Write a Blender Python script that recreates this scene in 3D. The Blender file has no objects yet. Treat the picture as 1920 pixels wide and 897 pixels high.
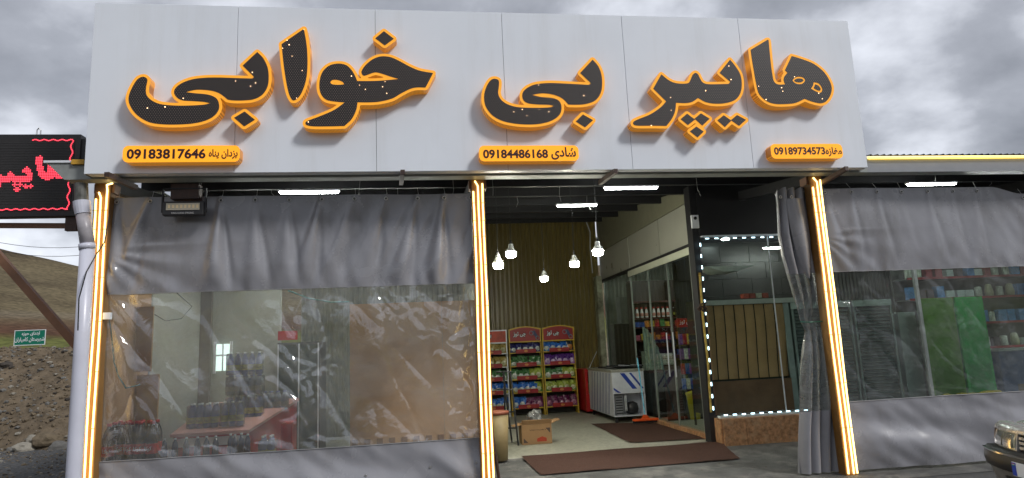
import bpy, bmesh, math, random
import numpy as np
from mathutils import Vector, Matrix, noise
random.seed(7)
S = bpy.context.scene
COL = S.collection
PI = math.pi

# ------------------------------------------------------------------ camera
CM = np.array([[0.9908109, -0.1277903, -0.0443100], [0.0221914, -0.1695730, 0.9852677], [-0.1334214, -0.9771973, -0.1651790]])
CF = 1222.775
CP = np.array([0, 0, 1.6])
cam = bpy.data.cameras.new('camera')
co = bpy.data.objects.new('camera', cam)
COL.objects.link(co)
cam.sensor_width = 36
cam.lens = CF / 1920 * 36
cam.clip_start = 0.05
cam.clip_end = 3000
mw = Matrix(CM.T.tolist()).to_4x4()
mw.translation = Vector((0, 0, 1.6))
co.matrix_world = mw
S.camera = co

# ------------------------------------------------------------------ view, sky, sun
S.view_settings.view_transform = 'Standard'
S.view_settings.look = 'None'
S.view_settings.gamma = 1
S.view_settings.exposure = 0.5
try:
    S.cycles.use_denoising = True
    S.cycles.max_bounces = 8
    S.cycles.transparent_max_bounces = 24
    S.cycles.sample_clamp_indirect = 6
    S.cycles.caustics_reflective = False
    S.cycles.caustics_refractive = False
except Exception:
    pass
SUN_EL, SUN_AZ = math.radians(42), math.radians(132)   # azimuth from +Y clockwise: behind the camera, a little to the right
w = bpy.data.worlds.new("World")
S.world = w
w.use_nodes = True
nt = w.node_tree
nt.nodes.clear()


def N(nt, t, **k):
    n = nt.nodes.new(t)
    for a, b in k.items():
        setattr(n, a, b)
    return n


def L(nt, a, b):
    nt.links.new(a, b)


out = N(nt, 'ShaderNodeOutputWorld')
bg1 = N(nt, 'ShaderNodeBackground')
bg2 = N(nt, 'ShaderNodeBackground')
mixs = N(nt, 'ShaderNodeMixShader')
sky = N(nt, 'ShaderNodeTexSky', sky_type='NISHITA')
sky.sun_disc = False
sky.sun_elevation = SUN_EL
sky.sun_rotation = SUN_AZ
L(nt, sky.outputs[0], bg1.inputs[0])
bg1.inputs[1].default_value = 0.08
tc = N(nt, 'ShaderNodeTexCoord')
sep = N(nt, 'ShaderNodeSeparateXYZ')
L(nt, tc.outputs['Generated'], sep.inputs[0])
zadd = N(nt, 'ShaderNodeMath', operation='ADD')
L(nt, sep.outputs[2], zadd.inputs[0])
zadd.inputs[1].default_value = 0.45
zmax = N(nt, 'ShaderNodeMath', operation='MAXIMUM')
L(nt, zadd.outputs[0], zmax.inputs[0])
zmax.inputs[1].default_value = 0.1
dv = [N(nt, 'ShaderNodeMath', operation='DIVIDE') for _ in range(2)]
cmb = N(nt, 'ShaderNodeCombineXYZ')
for i in range(2):
    L(nt, sep.outputs[i], dv[i].inputs[0])
    L(nt, zmax.outputs[0], dv[i].inputs[1])
    L(nt, dv[i].outputs[0], cmb.inputs[i])
mp = N(nt, 'ShaderNodeMapping')
mp.inputs['Location'].default_value = (3.1, 1.35, 0)
mp.inputs['Rotation'].default_value = (0, 0, 0.35)
L(nt, cmb.outputs[0], mp.inputs[0])
n1 = N(nt, 'ShaderNodeTexNoise')
n1.inputs['Scale'].default_value = 1.9
n1.inputs['Detail'].default_value = 7
n1.inputs['Roughness'].default_value = 0.52
n1.inputs['Distortion'].default_value = 0.1
L(nt, mp.outputs[0], n1.inputs['Vector'])
cr = N(nt, 'ShaderNodeValToRGB')
e = cr.color_ramp.elements
e[0].position = 0.36
e[0].color = (0.15, 0.16, 0.185, 1)
e[1].position = 0.66
e[1].color = (0.80, 0.83, 0.90, 1)
m_ = cr.color_ramp.elements.new(0.5)
m_.color = (0.31, 0.325, 0.365, 1)
L(nt, n1.outputs[0], cr.inputs[0])
L(nt, cr.outputs[0], bg2.inputs[0])
bg2.inputs[1].default_value = 1.0
mixs.inputs[0].default_value = 0.93
L(nt, bg1.outputs[0], mixs.inputs[1])
L(nt, bg2.outputs[0], mixs.inputs[2])
L(nt, mixs.outputs[0], out.inputs[0])

sun = bpy.data.lights.new('sun', 'SUN')
sun.energy = 1.5
sun.angle = math.radians(11)
sun.color = (1.0, 0.985, 0.965)
so = bpy.data.objects.new('sun', sun)
COL.objects.link(so)
sd = Vector((math.sin(SUN_AZ) * math.cos(SUN_EL), math.cos(SUN_AZ) * math.cos(SUN_EL), math.sin(SUN_EL)))
so.rotation_euler = sd.to_track_quat('Z', 'Y').to_euler()
so.location = sd * 50


# ------------------------------------------------------------------ photo rays -> real points
def _ray(x, y):
    return CM.T @ np.array([x - 960, -(y - 448.5), -CF])


def PY(x, y, Y):
    d = _ray(x, y); p = CP + d * (Y - CP[1]) / d[1]
    return Vector(p.tolist())


def PZ(x, y, Z):
    d = _ray(x, y); p = CP + d * (Z - CP[2]) / d[2]
    return Vector(p.tolist())


# ------------------------------------------------------------------ materials
MC = {}


def mat(name, col, rough=0.6, metal=0.0, var=0.15, vscale=6, bump=0.0, bscale=40, em=None, es=0.0, spec=0.5, coat=0.0, detail=4, stain=0.0, stain_col=None, stretch=None):
    if name in MC:
        return MC[name]
    m = bpy.data.materials.new(name)
    m.use_nodes = True
    t = m.node_tree
    b = t.nodes['Principled BSDF']
    b.inputs['Roughness'].default_value = rough
    b.inputs['Metallic'].default_value = metal
    b.inputs['Specular IOR Level'].default_value = spec
    b.inputs['Coat Weight'].default_value = coat
    tc = N(t, 'ShaderNodeTexCoord')
    if var > 0:
        n = N(t, 'ShaderNodeTexNoise')
        n.inputs['Scale'].default_value = vscale
        n.inputs['Detail'].default_value = detail
        n.inputs['Roughness'].default_value = 0.6
        L(t, tc.outputs['Object'], n.inputs['Vector'])
        r = N(t, 'ShaderNodeValToRGB')
        r.color_ramp.elements[0].position = 0.3
        r.color_ramp.elements[1].position = 0.7
        r.color_ramp.elements[0].color = tuple(c * (1 - var) for c in col) + (1,)
        r.color_ramp.elements[1].color = tuple(min(1, c * (1 + var)) for c in col) + (1,)
        L(t, n.outputs[0], r.inputs[0])
        src = r.outputs[0]
        if stain > 0:
            n2 = N(t, 'ShaderNodeTexNoise')
            n2.inputs['Scale'].default_value = vscale * 0.37
            n2.inputs['Detail'].default_value = 8
            n2.inputs['Roughness'].default_value = 0.7
            if stretch:
                mps = N(t, 'ShaderNodeMapping')
                mps.inputs['Scale'].default_value = stretch
                L(t, tc.outputs['Object'], mps.inputs[0]); L(t, mps.outputs[0], n2.inputs['Vector'])
            else:
                L(t, tc.outputs['Object'], n2.inputs['Vector'])
            r2 = N(t, 'ShaderNodeValToRGB')
            r2.color_ramp.elements[0].position = 0.5
            r2.color_ramp.elements[1].position = 0.68
            r2.color_ramp.elements[1].color = (stain, stain, stain, 1)
            L(t, n2.outputs[0], r2.inputs[0])
            mx = N(t, 'ShaderNodeMix', data_type='RGBA')
            L(t, r2.outputs[0], mx.inputs[0])
            L(t, src, mx.inputs[6])
            mx.inputs[7].default_value = tuple(stain_col or (0.05, 0.045, 0.04)) + (1,)
            src = mx.outputs[2]
        L(t, src, b.inputs['Base Color'])
        mr = N(t, 'ShaderNodeMapRange')
        mr.inputs[3].default_value = max(0.02, rough - 0.1)
        mr.inputs[4].default_value = min(1, rough + 0.1)
        L(t, n.outputs[0], mr.inputs[0])
        L(t, mr.outputs[0], b.inputs['Roughness'])
    else:
        b.inputs['Base Color'].default_value = tuple(col) + (1,)
    if bump > 0:
        n3 = N(t, 'ShaderNodeTexNoise')
        n3.inputs['Scale'].default_value = bscale
        n3.inputs['Detail'].default_value = 5
        L(t, tc.outputs['Object'], n3.inputs['Vector'])
        bp = N(t, 'ShaderNodeBump')
        bp.inputs['Strength'].default_value = bump
        bp.inputs['Distance'].default_value = 0.02
        L(t, n3.outputs[0], bp.inputs['Height'])
        L(t, bp.outputs[0], b.inputs['Normal'])
    if em:
        b.inputs['Emission Color'].default_value = tuple(em) + (1,)
        b.inputs['Emission Strength'].default_value = es
    MC[name] = m
    return m


def glass(name, tint=(0.9, 0.95, 0.93), refl=1.0, milky=0.0, rough=0.02, bump=0.0, bscale=6.0, milk_col=(0.6, 0.62, 0.62), kind='plain', floorfac=0.04):
    if name in MC:
        return MC[name]
    m = bpy.data.materials.new(name)
    m.use_nodes = True
    t = m.node_tree
    t.nodes.clear()
    o = N(t, 'ShaderNodeOutputMaterial')
    tr = N(t, 'ShaderNodeBsdfTransparent')
    tr.inputs[0].default_value = tuple(tint) + (1,)
    gl = N(t, 'ShaderNodeBsdfGlossy')
    gl.inputs['Roughness'].default_value = rough
    gl.inputs['Color'].default_value = (1, 1, 1, 1)
    fr = N(t, 'ShaderNodeFresnel')
    fr.inputs['IOR'].default_value = 1.45
    mu = N(t, 'ShaderNodeMath', operation='MULTIPLY_ADD')
    mu.inputs[1].default_value = refl
    mu.inputs[2].default_value = floorfac
    mu.use_clamp = True
    L(t, fr.outputs[0], mu.inputs[0])
    mx = N(t, 'ShaderNodeMixShader')
    L(t, mu.outputs[0], mx.inputs[0])
    tc = N(t, 'ShaderNodeTexCoord')
    base = tr.outputs[0]
    if milky > 0:
        df = N(t, 'ShaderNodeBsdfDiffuse')
        df.inputs[0].default_value = tuple(milk_col) + (1,)
        tl = N(t, 'ShaderNodeBsdfTranslucent')
        tl.inputs[0].default_value = tuple(milk_col) + (1,)
        ad = N(t, 'ShaderNodeMixShader')
        ad.inputs[0].default_value = 0.4
        L(t, df.outputs[0], ad.inputs[1])
        L(t, tl.outputs[0], ad.inputs[2])
        mm = N(t, 'ShaderNodeMixShader')
        nz = N(t, 'ShaderNodeTexNoise')
        nz.inputs['Scale'].default_value = 1.7
        nz.inputs['Detail'].default_value = 9
        nz.inputs['Roughness'].default_value = 0.72
        nz.inputs['Distortion'].default_value = 1.2
        L(t, tc.outputs['Object'], nz.inputs['Vector'])
        rr = N(t, 'ShaderNodeMapRange')
        rr.inputs[1].default_value = 0.38
        rr.inputs[2].default_value = 0.72
        rr.inputs[3].default_value = milky * 0.25
        rr.inputs[4].default_value = milky * 2.0
        L(t, nz.outputs[0], rr.inputs[0])
        L(t, rr.outputs[0], mm.inputs[0])
        L(t, tr.outputs[0], mm.inputs[1])
        L(t, ad.outputs[0], mm.inputs[2])
        base = mm.outputs[0]
    if bump > 0:
        mpn = N(t, 'ShaderNodeMapping')
        mpn.inputs['Scale'].default_value = (1.0, 1.0, 0.62)
        L(t, tc.outputs['Object'], mpn.inputs[0])
        dn = N(t, 'ShaderNodeTexNoise')
        dn.inputs['Scale'].default_value = 2.2
        dn.inputs['Detail'].default_value = 3
        L(t, mpn.outputs[0], dn.inputs['Vector'])
        addv = N(t, 'ShaderNodeVectorMath', operation='ADD')
        scl = N(t, 'ShaderNodeVectorMath', operation='SCALE')
        scl.inputs[3].default_value = 0.55
        L(t, dn.outputs['Color'], scl.inputs[0])
        L(t, mpn.outputs[0], addv.inputs[0])
        L(t, scl.outputs[0], addv.inputs[1])
        v = N(t, 'ShaderNodeTexVoronoi', feature='DISTANCE_TO_EDGE')
        v.inputs['Scale'].default_value = bscale
        L(t, addv.outputs[0], v.inputs['Vector'])
        vr = N(t, 'ShaderNodeMapRange')
        vr.interpolation_type = 'SMOOTHSTEP'
        vr.inputs[2].default_value = 0.28
        L(t, v.outputs[0], vr.inputs[0])
        nn = N(t, 'ShaderNodeTexNoise')
        nn.inputs['Scale'].default_value = bscale * 0.8
        nn.inputs['Detail'].default_value = 6
        nn.inputs['Distortion'].default_value = 2.0
        L(t, mpn.outputs[0], nn.inputs['Vector'])
        mk = N(t, 'ShaderNodeTexNoise')
        mk.inputs['Scale'].default_value = 1.15
        mk.inputs['Detail'].default_value = 2
        L(t, tc.outputs['Object'], mk.inputs['Vector'])
        mkr = N(t, 'ShaderNodeMapRange')
        mkr.inputs[1].default_value = 0.47
        mkr.inputs[2].default_value = 0.66
        mkr.inputs[3].default_value = 0.05
        mkr.inputs[4].default_value = 1.0
        L(t, mk.outputs[0], mkr.inputs[0])
        vm = N(t, 'ShaderNodeMath', operation='MULTIPLY')
        L(t, vr.outputs[0], vm.inputs[0])
        L(t, mkr.outputs[0], vm.inputs[1])
        sm = N(t, 'ShaderNodeMath', operation='MULTIPLY_ADD')
        L(t, vm.outputs[0], sm.inputs[0])
        sm.inputs[1].default_value = 0.0
        L(t, nn.outputs[0], sm.inputs[2])
        bp = N(t, 'ShaderNodeBump')
        bp.inputs['Strength'].default_value = bump
        bp.inputs['Distance'].default_value = 0.05
        L(t, sm.outputs[0], bp.inputs['Height'])
        L(t, bp.outputs[0], gl.inputs['Normal'])
        L(t, bp.outputs[0], fr.inputs['Normal'])
    L(t, base, mx.inputs[1])
    L(t, gl.outputs[0], mx.inputs[2])
    L(t, mx.outputs[0], o.inputs[0])
    MC[name] = m
    return m


def emis(name, col, st, base=None):
    return mat(name, base or col, 0.5, var=0, em=col, es=st)


# ------------------------------------------------------------------ mesh builder
class MB:
    def __init__(s):
        s.v = []; s.f = []; s.mi = []

    def add(s, vs, fs, mi=0):
        o = len(s.v)
        s.v += [tuple(x) for x in vs]
        s.f += [tuple(o + i for i in f) for f in fs]
        s.mi += [mi] * len(fs)
        return s

    def box(s, x0, x1, y0, y1, z0, z1, mi=0, bev=0.0):
        if bev <= 0:
            vs = [(x, y, z) for x in (x0, x1) for y in (y0, y1) for z in (z0, z1)]
            fs = [(0, 1, 3, 2), (4, 6, 7, 5), (0, 4, 5, 1), (2, 3, 7, 6), (0, 2, 6, 4), (1, 5, 7, 3)]
            return s.add(vs, fs, mi)
        bm = bmesh.new()
        bmesh.ops.create_cube(bm, size=1)
        for q in bm.verts:
            q.co = Vector(((x0 + x1) / 2 + q.co.x * (x1 - x0), (y0 + y1) / 2 + q.co.y * (y1 - y0), (z0 + z1) / 2 + q.co.z * (z1 - z0)))
        bmesh.ops.bevel(bm, geom=bm.edges[:], offset=bev, segments=2, affect='EDGES', profile=0.5)
        return s.bm(bm, mi)

    def bm(s, bm, mi=0):
        bm.verts.index_update()
        s.add([q.co[:] for q in bm.verts], [[q.index for q in f.verts] for f in bm.faces], mi)
        bm.free()
        return s

    def prism(s, pts, d, mi=0):
        """pts polygon of 3-D points, d extrusion vector"""
        n = len(pts)
        d = Vector(d)
        vs = [Vector(p) for p in pts] + [Vector(p) + d for p in pts]
        fs = [tuple(range(n - 1, -1, -1)), tuple(range(n, 2 * n))] + [(i, (i + 1) % n, n + (i + 1) % n, n + i) for i in range(n)]
        return s.add(vs, fs, mi)

    def tube(s, pts, r, n=8, mi=0, cap=True):
        pts = [Vector(p) for p in pts]
        rs = r if isinstance(r, (list, tuple)) else [r] * len(pts)
        rings = []
        up = None
        for i, p in enumerate(pts):
            a = pts[max(0, i - 1)]; b = pts[min(len(pts) - 1, i + 1)]
            t = (b - a).normalized()
            if up is None:
                up = Vector((0, 0, 1)) if abs(t.z) < 0.9 else Vector((1, 0, 0))
            x = t.cross(up).normalized()
            y = x.cross(t).normalized()
            up = y
            rings.append([p + (x * math.cos(2 * PI * k / n) + y * math.sin(2 * PI * k / n)) * rs[i] for k in range(n)])
        vs = [q for rg in rings for q in rg]
        fs = []
        for i in range(len(pts) - 1):
            for k in range(n):
                fs.append((i * n + k, i * n + (k + 1) % n, (i + 1) * n + (k + 1) % n, (i + 1) * n + k))
        if cap:
            fs.append(tuple(range(n - 1, -1, -1)))
            fs.append(tuple((len(pts) - 1) * n + k for k in range(n)))
        return s.add(vs, fs, mi)

    def bar(s, a, b, w, h, mi=0):
        """square bar from a to b"""
        a = Vector(a); b = Vector(b)
        t = (b - a).normalized()
        up = Vector((0, 0, 1)) if abs(t.z) < 0.95 else Vector((0, 1, 0))
        x = t.cross(up).normalized() * (w / 2)
        y = x.cross(t).normalized() * (h / 2)
        return s.prism([a - x - y, a + x - y, a + x + y, a - x + y], b - a, mi)

    def lathe(s, prof, c=(0, 0, 0), n=14, mi=0):
        """prof [(r,z)]; z up"""
        vs = []
        for r, z in prof:
            for k in range(n):
                vs.append((c[0] + r * math.cos(2 * PI * k / n), c[1] + r * math.sin(2 * PI * k / n), c[2] + z))
        fs = []
        for i in range(len(prof) - 1):
            for k in range(n):
                fs.append((i * n + k, i * n + (k + 1) % n, (i + 1) * n + (k + 1) % n, (i + 1) * n + k))
        fs.append(tuple(range(n - 1, -1, -1)))
        fs.append(tuple((len(prof) - 1) * n + k for k in range(n)))
        return s.add(vs, fs, mi)

    def grid(s, fn, nu, nv, mi=0, flip=False):
        vs = [fn(i / nu, j / nv) for j in range(nv + 1) for i in range(nu + 1)]
        fs = []
        for j in range(nv):
            for i in range(nu):
                a = j * (nu + 1) + i
                q = (a, a + 1, a + nu + 2, a + nu + 1)
                fs.append(q[::-1] if flip else q)
        return s.add(vs, fs, mi)

    def mesh(s, name, mats, smooth=False):
        me = bpy.data.meshes.new(name)
        me.from_pydata(s.v, [], s.f)
        for m in (mats if isinstance(mats, (list, tuple)) else [mats]):
            me.materials.append(m)
        if any(s.mi):
            me.polygons.foreach_set('material_index', s.mi)
        if smooth:
            me.polygons.foreach_set('use_smooth', [True] * len(me.polygons))
        me.update()
        return me

    def build(s, name, mats, parent=None, smooth=False, loc=None, rot=None):
        me = s.mesh(name, mats, smooth)
        return link(name, me, parent, loc, rot)


def link(name, me, parent=None, loc=None, rot=None):
    o = bpy.data.objects.new(name, me)
    COL.objects.link(o)
    if parent:
        o.parent = parent
    if loc is not None:
        o.location = loc
    if rot is not None:
        o.rotation_euler = rot
    return o


def tag(o, label=None, cat=None, group=None, kind=None):
    if label: o['label'] = label
    if cat: o['category'] = cat
    if group: o['group'] = group
    if kind: o['kind'] = kind
    return o


def empty(name, loc, label=None, cat=None, group=None, rz=0):
    o = bpy.data.objects.new(name, None)
    COL.objects.link(o)
    o.location = loc
    o.rotation_euler = (0, 0, rz)
    o.empty_display_size = 0.1
    return tag(o, label, cat, group)


def kids(o):
    return [c for c in COL.objects if c.parent == o]


def copy_tree(o, parent=None):
    c = o.copy()
    COL.objects.link(c)
    if parent:
        c.parent = parent
    for ch in kids(o):
        copy_tree(ch, c)
    return c


def M3(name, *a, **k):
    return mat(name, *a, **k)


# Arabic shaping with presentation forms
FORMS = {'ا': 'FE8D FE8E', 'ب': 'FE8F FE90 FE91 FE92', 'پ': 'FB56 FB57 FB58 FB59', 'ت': 'FE95 FE96 FE97 FE98', 'چ': 'FB7A FB7B FB7C FB7D', 'ح': 'FEA1 FEA2 FEA3 FEA4',
         'خ': 'FEA5 FEA6 FEA7 FEA8', 'د': 'FEA9 FEAA', 'ر': 'FEAD FEAE', 'ز': 'FEAF FEB0', 'س': 'FEB1 FEB2 FEB3 FEB4', 'ش': 'FEB5 FEB6 FEB7 FEB8', 'ع': 'FEC9 FECA FECB FECC',
         'غ': 'FECD FECE FECF FED0', 'ف': 'FED1 FED2 FED3 FED4', 'ک': 'FB8E FB8F FB90 FB91', 'ل': 'FEDD FEDE FEDF FEE0', 'م': 'FEE1 FEE2 FEE3 FEE4', 'ن': 'FEE5 FEE6 FEE7 FEE8',
         'و': 'FEED FEEE', 'ه': 'FEE9 FEEA FEEB FEEC', 'ی': 'FBFC FBFD FBFE FBFF'}


def shape(t):
    outp = []
    for i, ch in enumerate(t):
        if ch not in FORMS:
            outp.append(ch); continue
        f = FORMS[ch].split()
        pj = i > 0 and t[i - 1] in FORMS and len(FORMS[t[i - 1]].split()) == 4
        nj = len(f) == 4 and i + 1 < len(t) and t[i + 1] in FORMS
        k = (3 if nj else 1) if pj else (2 if nj else 0)
        outp.append(chr(int(f[k], 16)))
    return ''.join(reversed(outp))


def text_mesh(s, wid, hei, ext=0.002, bold=0.0):
    """text in the XZ plane facing -Y, centred, scaled to wid x hei"""
    c = bpy.data.curves.new('lettering', 'FONT')
    c.body = s
    c.size = 1
    c.offset = bold
    c.resolution_u = 3
    o = bpy.data.objects.new('lettering', c)
    COL.objects.link(o)
    me = bpy.data.meshes.new_from_object(o)
    bpy.data.objects.remove(o)
    vs = np.array([v.co[:] for v in me.vertices])
    if len(vs) == 0:
        return me
    lo, hi = vs.min(0), vs.max(0)
    for v in me.vertices:
        x = ((v.co.x - lo[0]) / (hi[0] - lo[0]) - .5) * wid
        z = ((v.co.y - lo[1]) / (hi[1] - lo[1]) - .5) * hei
        v.co = (x, -ext, z)
    me.update()
    return me


def text(s, c, wid, hei, m, parent, name='lettering', ext=0.002, bold=0.0, rz=0.0, rx=0.0):
    me = text_mesh(s, wid, hei, ext, bold)
    me.materials.clear()
    me.materials.append(m)
    return link(name, me, parent, c, (rx, 0, rz))


# ------------------------------------------------------------------ materials in use
m_panel = mat('white_composite_panel', (0.83, 0.87, 0.93), 0.33, var=0.025, vscale=1.2, spec=0.45, stain=0.14, stain_col=(0.52, 0.51, 0.48), stretch=(9, 9, .7))
m_seam = mat('dark_seam', (0.03, 0.03, 0.03), 0.8, var=0)
m_black = mat('black_steel', (0.012, 0.012, 0.014), 0.55, var=0.2)
m_dark = mat('dark_roof_steel', (0.02, 0.02, 0.022), 0.6, var=0.3)
m_rust = mat('rusty_brown_tube', (0.05, 0.024, 0.016), 0.55, var=0.35, vscale=14, bump=0.15)
m_brownpaint = mat('brown_painted_steel', (0.22, 0.11, 0.06), 0.5, var=0.15, vscale=5)
m_gutter = mat('grey_green_sheet', (0.30, 0.32, 0.31), 0.45, var=0.08, vscale=3, stain=0.5, stain_col=(0.08, 0.07, 0.05))
m_fascia = mat('grey_fascia_sheet', (0.30, 0.31, 0.33), 0.35, metal=0.3, var=0.05)
m_pvc = mat('grey_tarpaulin', (0.275, 0.275, 0.298), 0.26, var=0.06, vscale=2.5, bump=0.05, bscale=25, spec=0.8, stain=0.45, stain_col=(0.15, 0.145, 0.135), stretch=(2.2, 2.2, .8))
m_vinyl = glass('clear_vinyl', (0.90, 0.92, 0.90), refl=1.6, milky=0.15, rough=0.05, bump=0.22, bscale=5, floorfac=0.13)
m_vinyl2 = glass('clear_vinyl_dark', (0.74, 0.79, 0.79), refl=0.6, milky=0.09, rough=0.08, bump=0.4, bscale=4.0, floorfac=0.01)
m_vinyl3 = glass('gathered_vinyl', milk_col=(.36, .37, .39), tint=(0.72, 0.75, 0.76), refl=0.4, milky=0.52, rough=0.16, bump=0.12, bscale=4, floorfac=0.04)
m_glass = glass('window_glass', (0.90, 0.95, 0.92), refl=0.16, rough=0.015, floorfac=0.0)
m_eyelet = mat('eyelet_metal', (0.6, 0.6, 0.6), 0.35, metal=0.9, var=0)
m_concrete = mat('terrazzo_tile', (0.36, 0.355, 0.29), 0.5, var=0.25, vscale=22, detail=10, bump=0.08, bscale=90, stain=0.35, stain_col=(0.16, 0.15, 0.12))
m_apron = mat('asphalt_apron', (0.085, 0.085, 0.08), 0.72, var=0.4, vscale=5, detail=12, bump=0.6, bscale=90, stain=0.95, stain_col=(0.21, 0.20, 0.18))
m_asph = mat('asphalt', (0.07, 0.07, 0.068), 0.85, var=0.25, vscale=5, detail=10, bump=0.6, bscale=150)
m_mat = mat('brown_carpet', (0.080, 0.044, 0.034), 0.95, var=0.2, vscale=40, bump=0.5, bscale=260, spec=0.1, stain=0.2, stain_col=(0.09, 0.07, 0.055))
m_corr = mat('olive_corrugated_sheet', (0.22, 0.175, 0.062), 0.30, metal=0.0, var=0.0, vscale=3, spec=0.6)
m_corrg = mat('grey_green_corrugated', (0.24, 0.25, 0.21), 0.5, var=0.15, vscale=3)
m_plaster = mat('pale_plaster', (0.42, 0.43, 0.38), 0.85, var=0.08, vscale=2, bump=0.1, stain=0.3, stain_col=(0.25, 0.24, 0.2))
m_wood = mat('brown_board', (0.46, 0.27, 0.135), 0.62, var=0.10, vscale=2.5)
m_card = mat('cardboard', (0.36, 0.21, 0.10), 0.85, var=0.08, vscale=6)
m_white = mat('white_plastic', (0.78, 0.80, 0.84), 0.35, var=0.03)
m_pipe = mat('white_pvc_pipe', (0.62, 0.63, 0.72), 0.32, var=0.05, vscale=3, stain=0.25, stain_col=(0.35, 0.33, 0.32))
m_stone = mat('travertine', (0.42, 0.22, 0.105), 0.42, var=0.55, vscale=16, detail=12, bump=0.25, bscale=60, stain=0.6, stain_col=(0.5, 0.36, 0.22))
m_red = mat('red_enamel', (0.45, 0.02, 0.02), 0.35, var=0.08)
m_redprint = mat('red_print', (0.30, 0.012, 0.015), 0.45, var=0.12, vscale=8)
m_yel = mat('yellow_trim', (0.55, 0.36, 0.03), 0.45, var=0.05)
m_steelfilm = mat('brushed_steel_film', (0.68, 0.71, 0.76), 0.35, metal=0.3, var=0.10, vscale=5)
m_bluefilm = mat('blue_film_stripe', (0.02, 0.05, 0.30), 0.35, var=0.05)
m_bulbw = mat('bulb_base_plastic', (0.6, 0.62, 0.6), 0.4, var=0)
m_bulb = emis('lit_bulb', (1.0, 0.97, 0.80), 170, (0.8, 0.8, 0.8))
m_tube = emis('lit_tube', (0.96, 1.0, 0.95), 65, (0.8, 0.8, 0.8))
m_led = emis('lit_led_module', (0.58, 0.88, 1.0), 3.6, (0.8, 0.8, 0.8))
m_neon = emis('warm_neon_flex', (1.0, 0.68, 0.24), 3.0, (0.9, 0.7, 0.3))
m_neonyel = emis('yellow_neon_flex', (1.0, 0.70, 0.14), 1.7, (0.9, 0.7, 0.2))
m_colwood = mat('amber_column_paint', (0.26, 0.13, 0.035), 0.4, var=0.15, vscale=6)
m_ledred = emis('red_led_pixels', (1.0, 0.06, 0.10), 1.5, (0.3, 0.02, 0.02))
m_amberrim = mat('amber_acrylic_rim', (0.85, 0.36, 0.03), 0.3, var=0.04, vscale=3, em=(1.0, 0.40, 0.015), es=0.36)
m_ambertext = mat('amber_acrylic_face', (0.85, 0.36, 0.02), 0.35, var=0.03, vscale=2, em=(1.0, 0.36, 0.006), es=0.55)
m_printdark = mat('maroon_lettering', (0.04, 0.006, 0.008), 0.5, var=0)
m_spark = emis('lit_point', (1.0, 0.60, 0.32), 3.0)


def amber_side():
    m = bpy.data.materials.new('amber_ribbed_side')
    m.use_nodes = True
    t = m.node_tree
    b = t.nodes['Principled BSDF']
    tc = N(t, 'ShaderNodeTexCoord')
    wv = N(t, 'ShaderNodeTexWave', wave_type='BANDS', bands_direction='X')
    wv.inputs['Scale'].default_value = 22
    L(t, tc.outputs['Object'], wv.inputs['Vector'])
    r = N(t, 'ShaderNodeValToRGB')
    r.color_ramp.elements[0].color = (0.26, 0.085, 0.006, 1)
    r.color_ramp.elements[1].color = (0.62, 0.25, 0.02, 1)
    L(t, wv.outputs[0], r.inputs[0])
    L(t, r.outputs[0], b.inputs['Base Color'])
    L(t, r.outputs[0], b.inputs['Emission Color'])
    b.inputs['Emission Strength'].default_value = 0.42
    b.inputs['Roughness'].default_value = 0.3
    return m


m_amberside = amber_side()


def led_face():
    m = bpy.data.materials.new('honeycomb_led_mesh')
    m.use_nodes = True
    t = m.node_tree
    b = t.nodes['Principled BSDF']
    b.inputs['Roughness'].default_value = 0.5
    tc = N(t, 'ShaderNodeTexCoord')
    s = N(t, 'ShaderNodeSeparateXYZ')
    L(t, tc.outputs['Object'], s.inputs[0])

    def ms(op, a, bb):
        n = N(t, 'ShaderNodeMath', operation=op)
        for i, q in enumerate((a, bb)):
            if q is None: continue
            if hasattr(q, 'links'): L(t, q, n.inputs[i])
            else: n.inputs[i].default_value = q
        return n.outputs[0]
    pit = 0.024
    kx = 2 * PI / pit
    kz = 2 * PI / (pit * 1.6)
    a = ms('COSINE', ms('MULTIPLY', s.outputs[0], kx), None)
    c = ms('COSINE', ms('MULTIPLY', s.outputs[2], kz), None)
    p = ms('ADD', ms('MULTIPLY', a, c), 0.0)
    r = N(t, 'ShaderNodeValToRGB')
    r.color_ramp.elements[0].position = 0.35
    r.color_ramp.elements[0].color = (0.010, 0.008, 0.009, 1)
    r.color_ramp.elements[1].position = 0.75
    r.color_ramp.elements[1].color = (0.17, 0.125, 0.095, 1)
    L(t, p, r.inputs[0])
    L(t, r.outputs[0], b.inputs['Base Color'])
    return m


m_ledface = led_face()

# ------------------------------------------------------------------ ground, terrain
tag(MB().grid(lambda u, v: (-60 + 140 * u, -30 + 39.2 * v if True else 0, 0.0), 10, 8).build('asphalt_ground', m_asph), kind='structure')


def apron_z(y):
    return 0.02 + 0.08 * min(1, max(0, (y - 7.2) / 2.0))


def apron(u, v):
    x = -3.9 + 14.4 * u; y = 6.9 + 2.28 * v
    return (x, y, apron_z(y) - (0.014 if v < 0.01 else 0) + 0.006 * noise.noise((x * 1.5, y * 1.5, 0)))


tag(MB().grid(apron, 120, 24).build('apron', m_apron), kind='structure')
tag(MB().box(-3.56, 12.5, 9.18, 16.2, -0.3, 0.12).build('tiled_floor', m_concrete), kind='structure')


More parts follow.
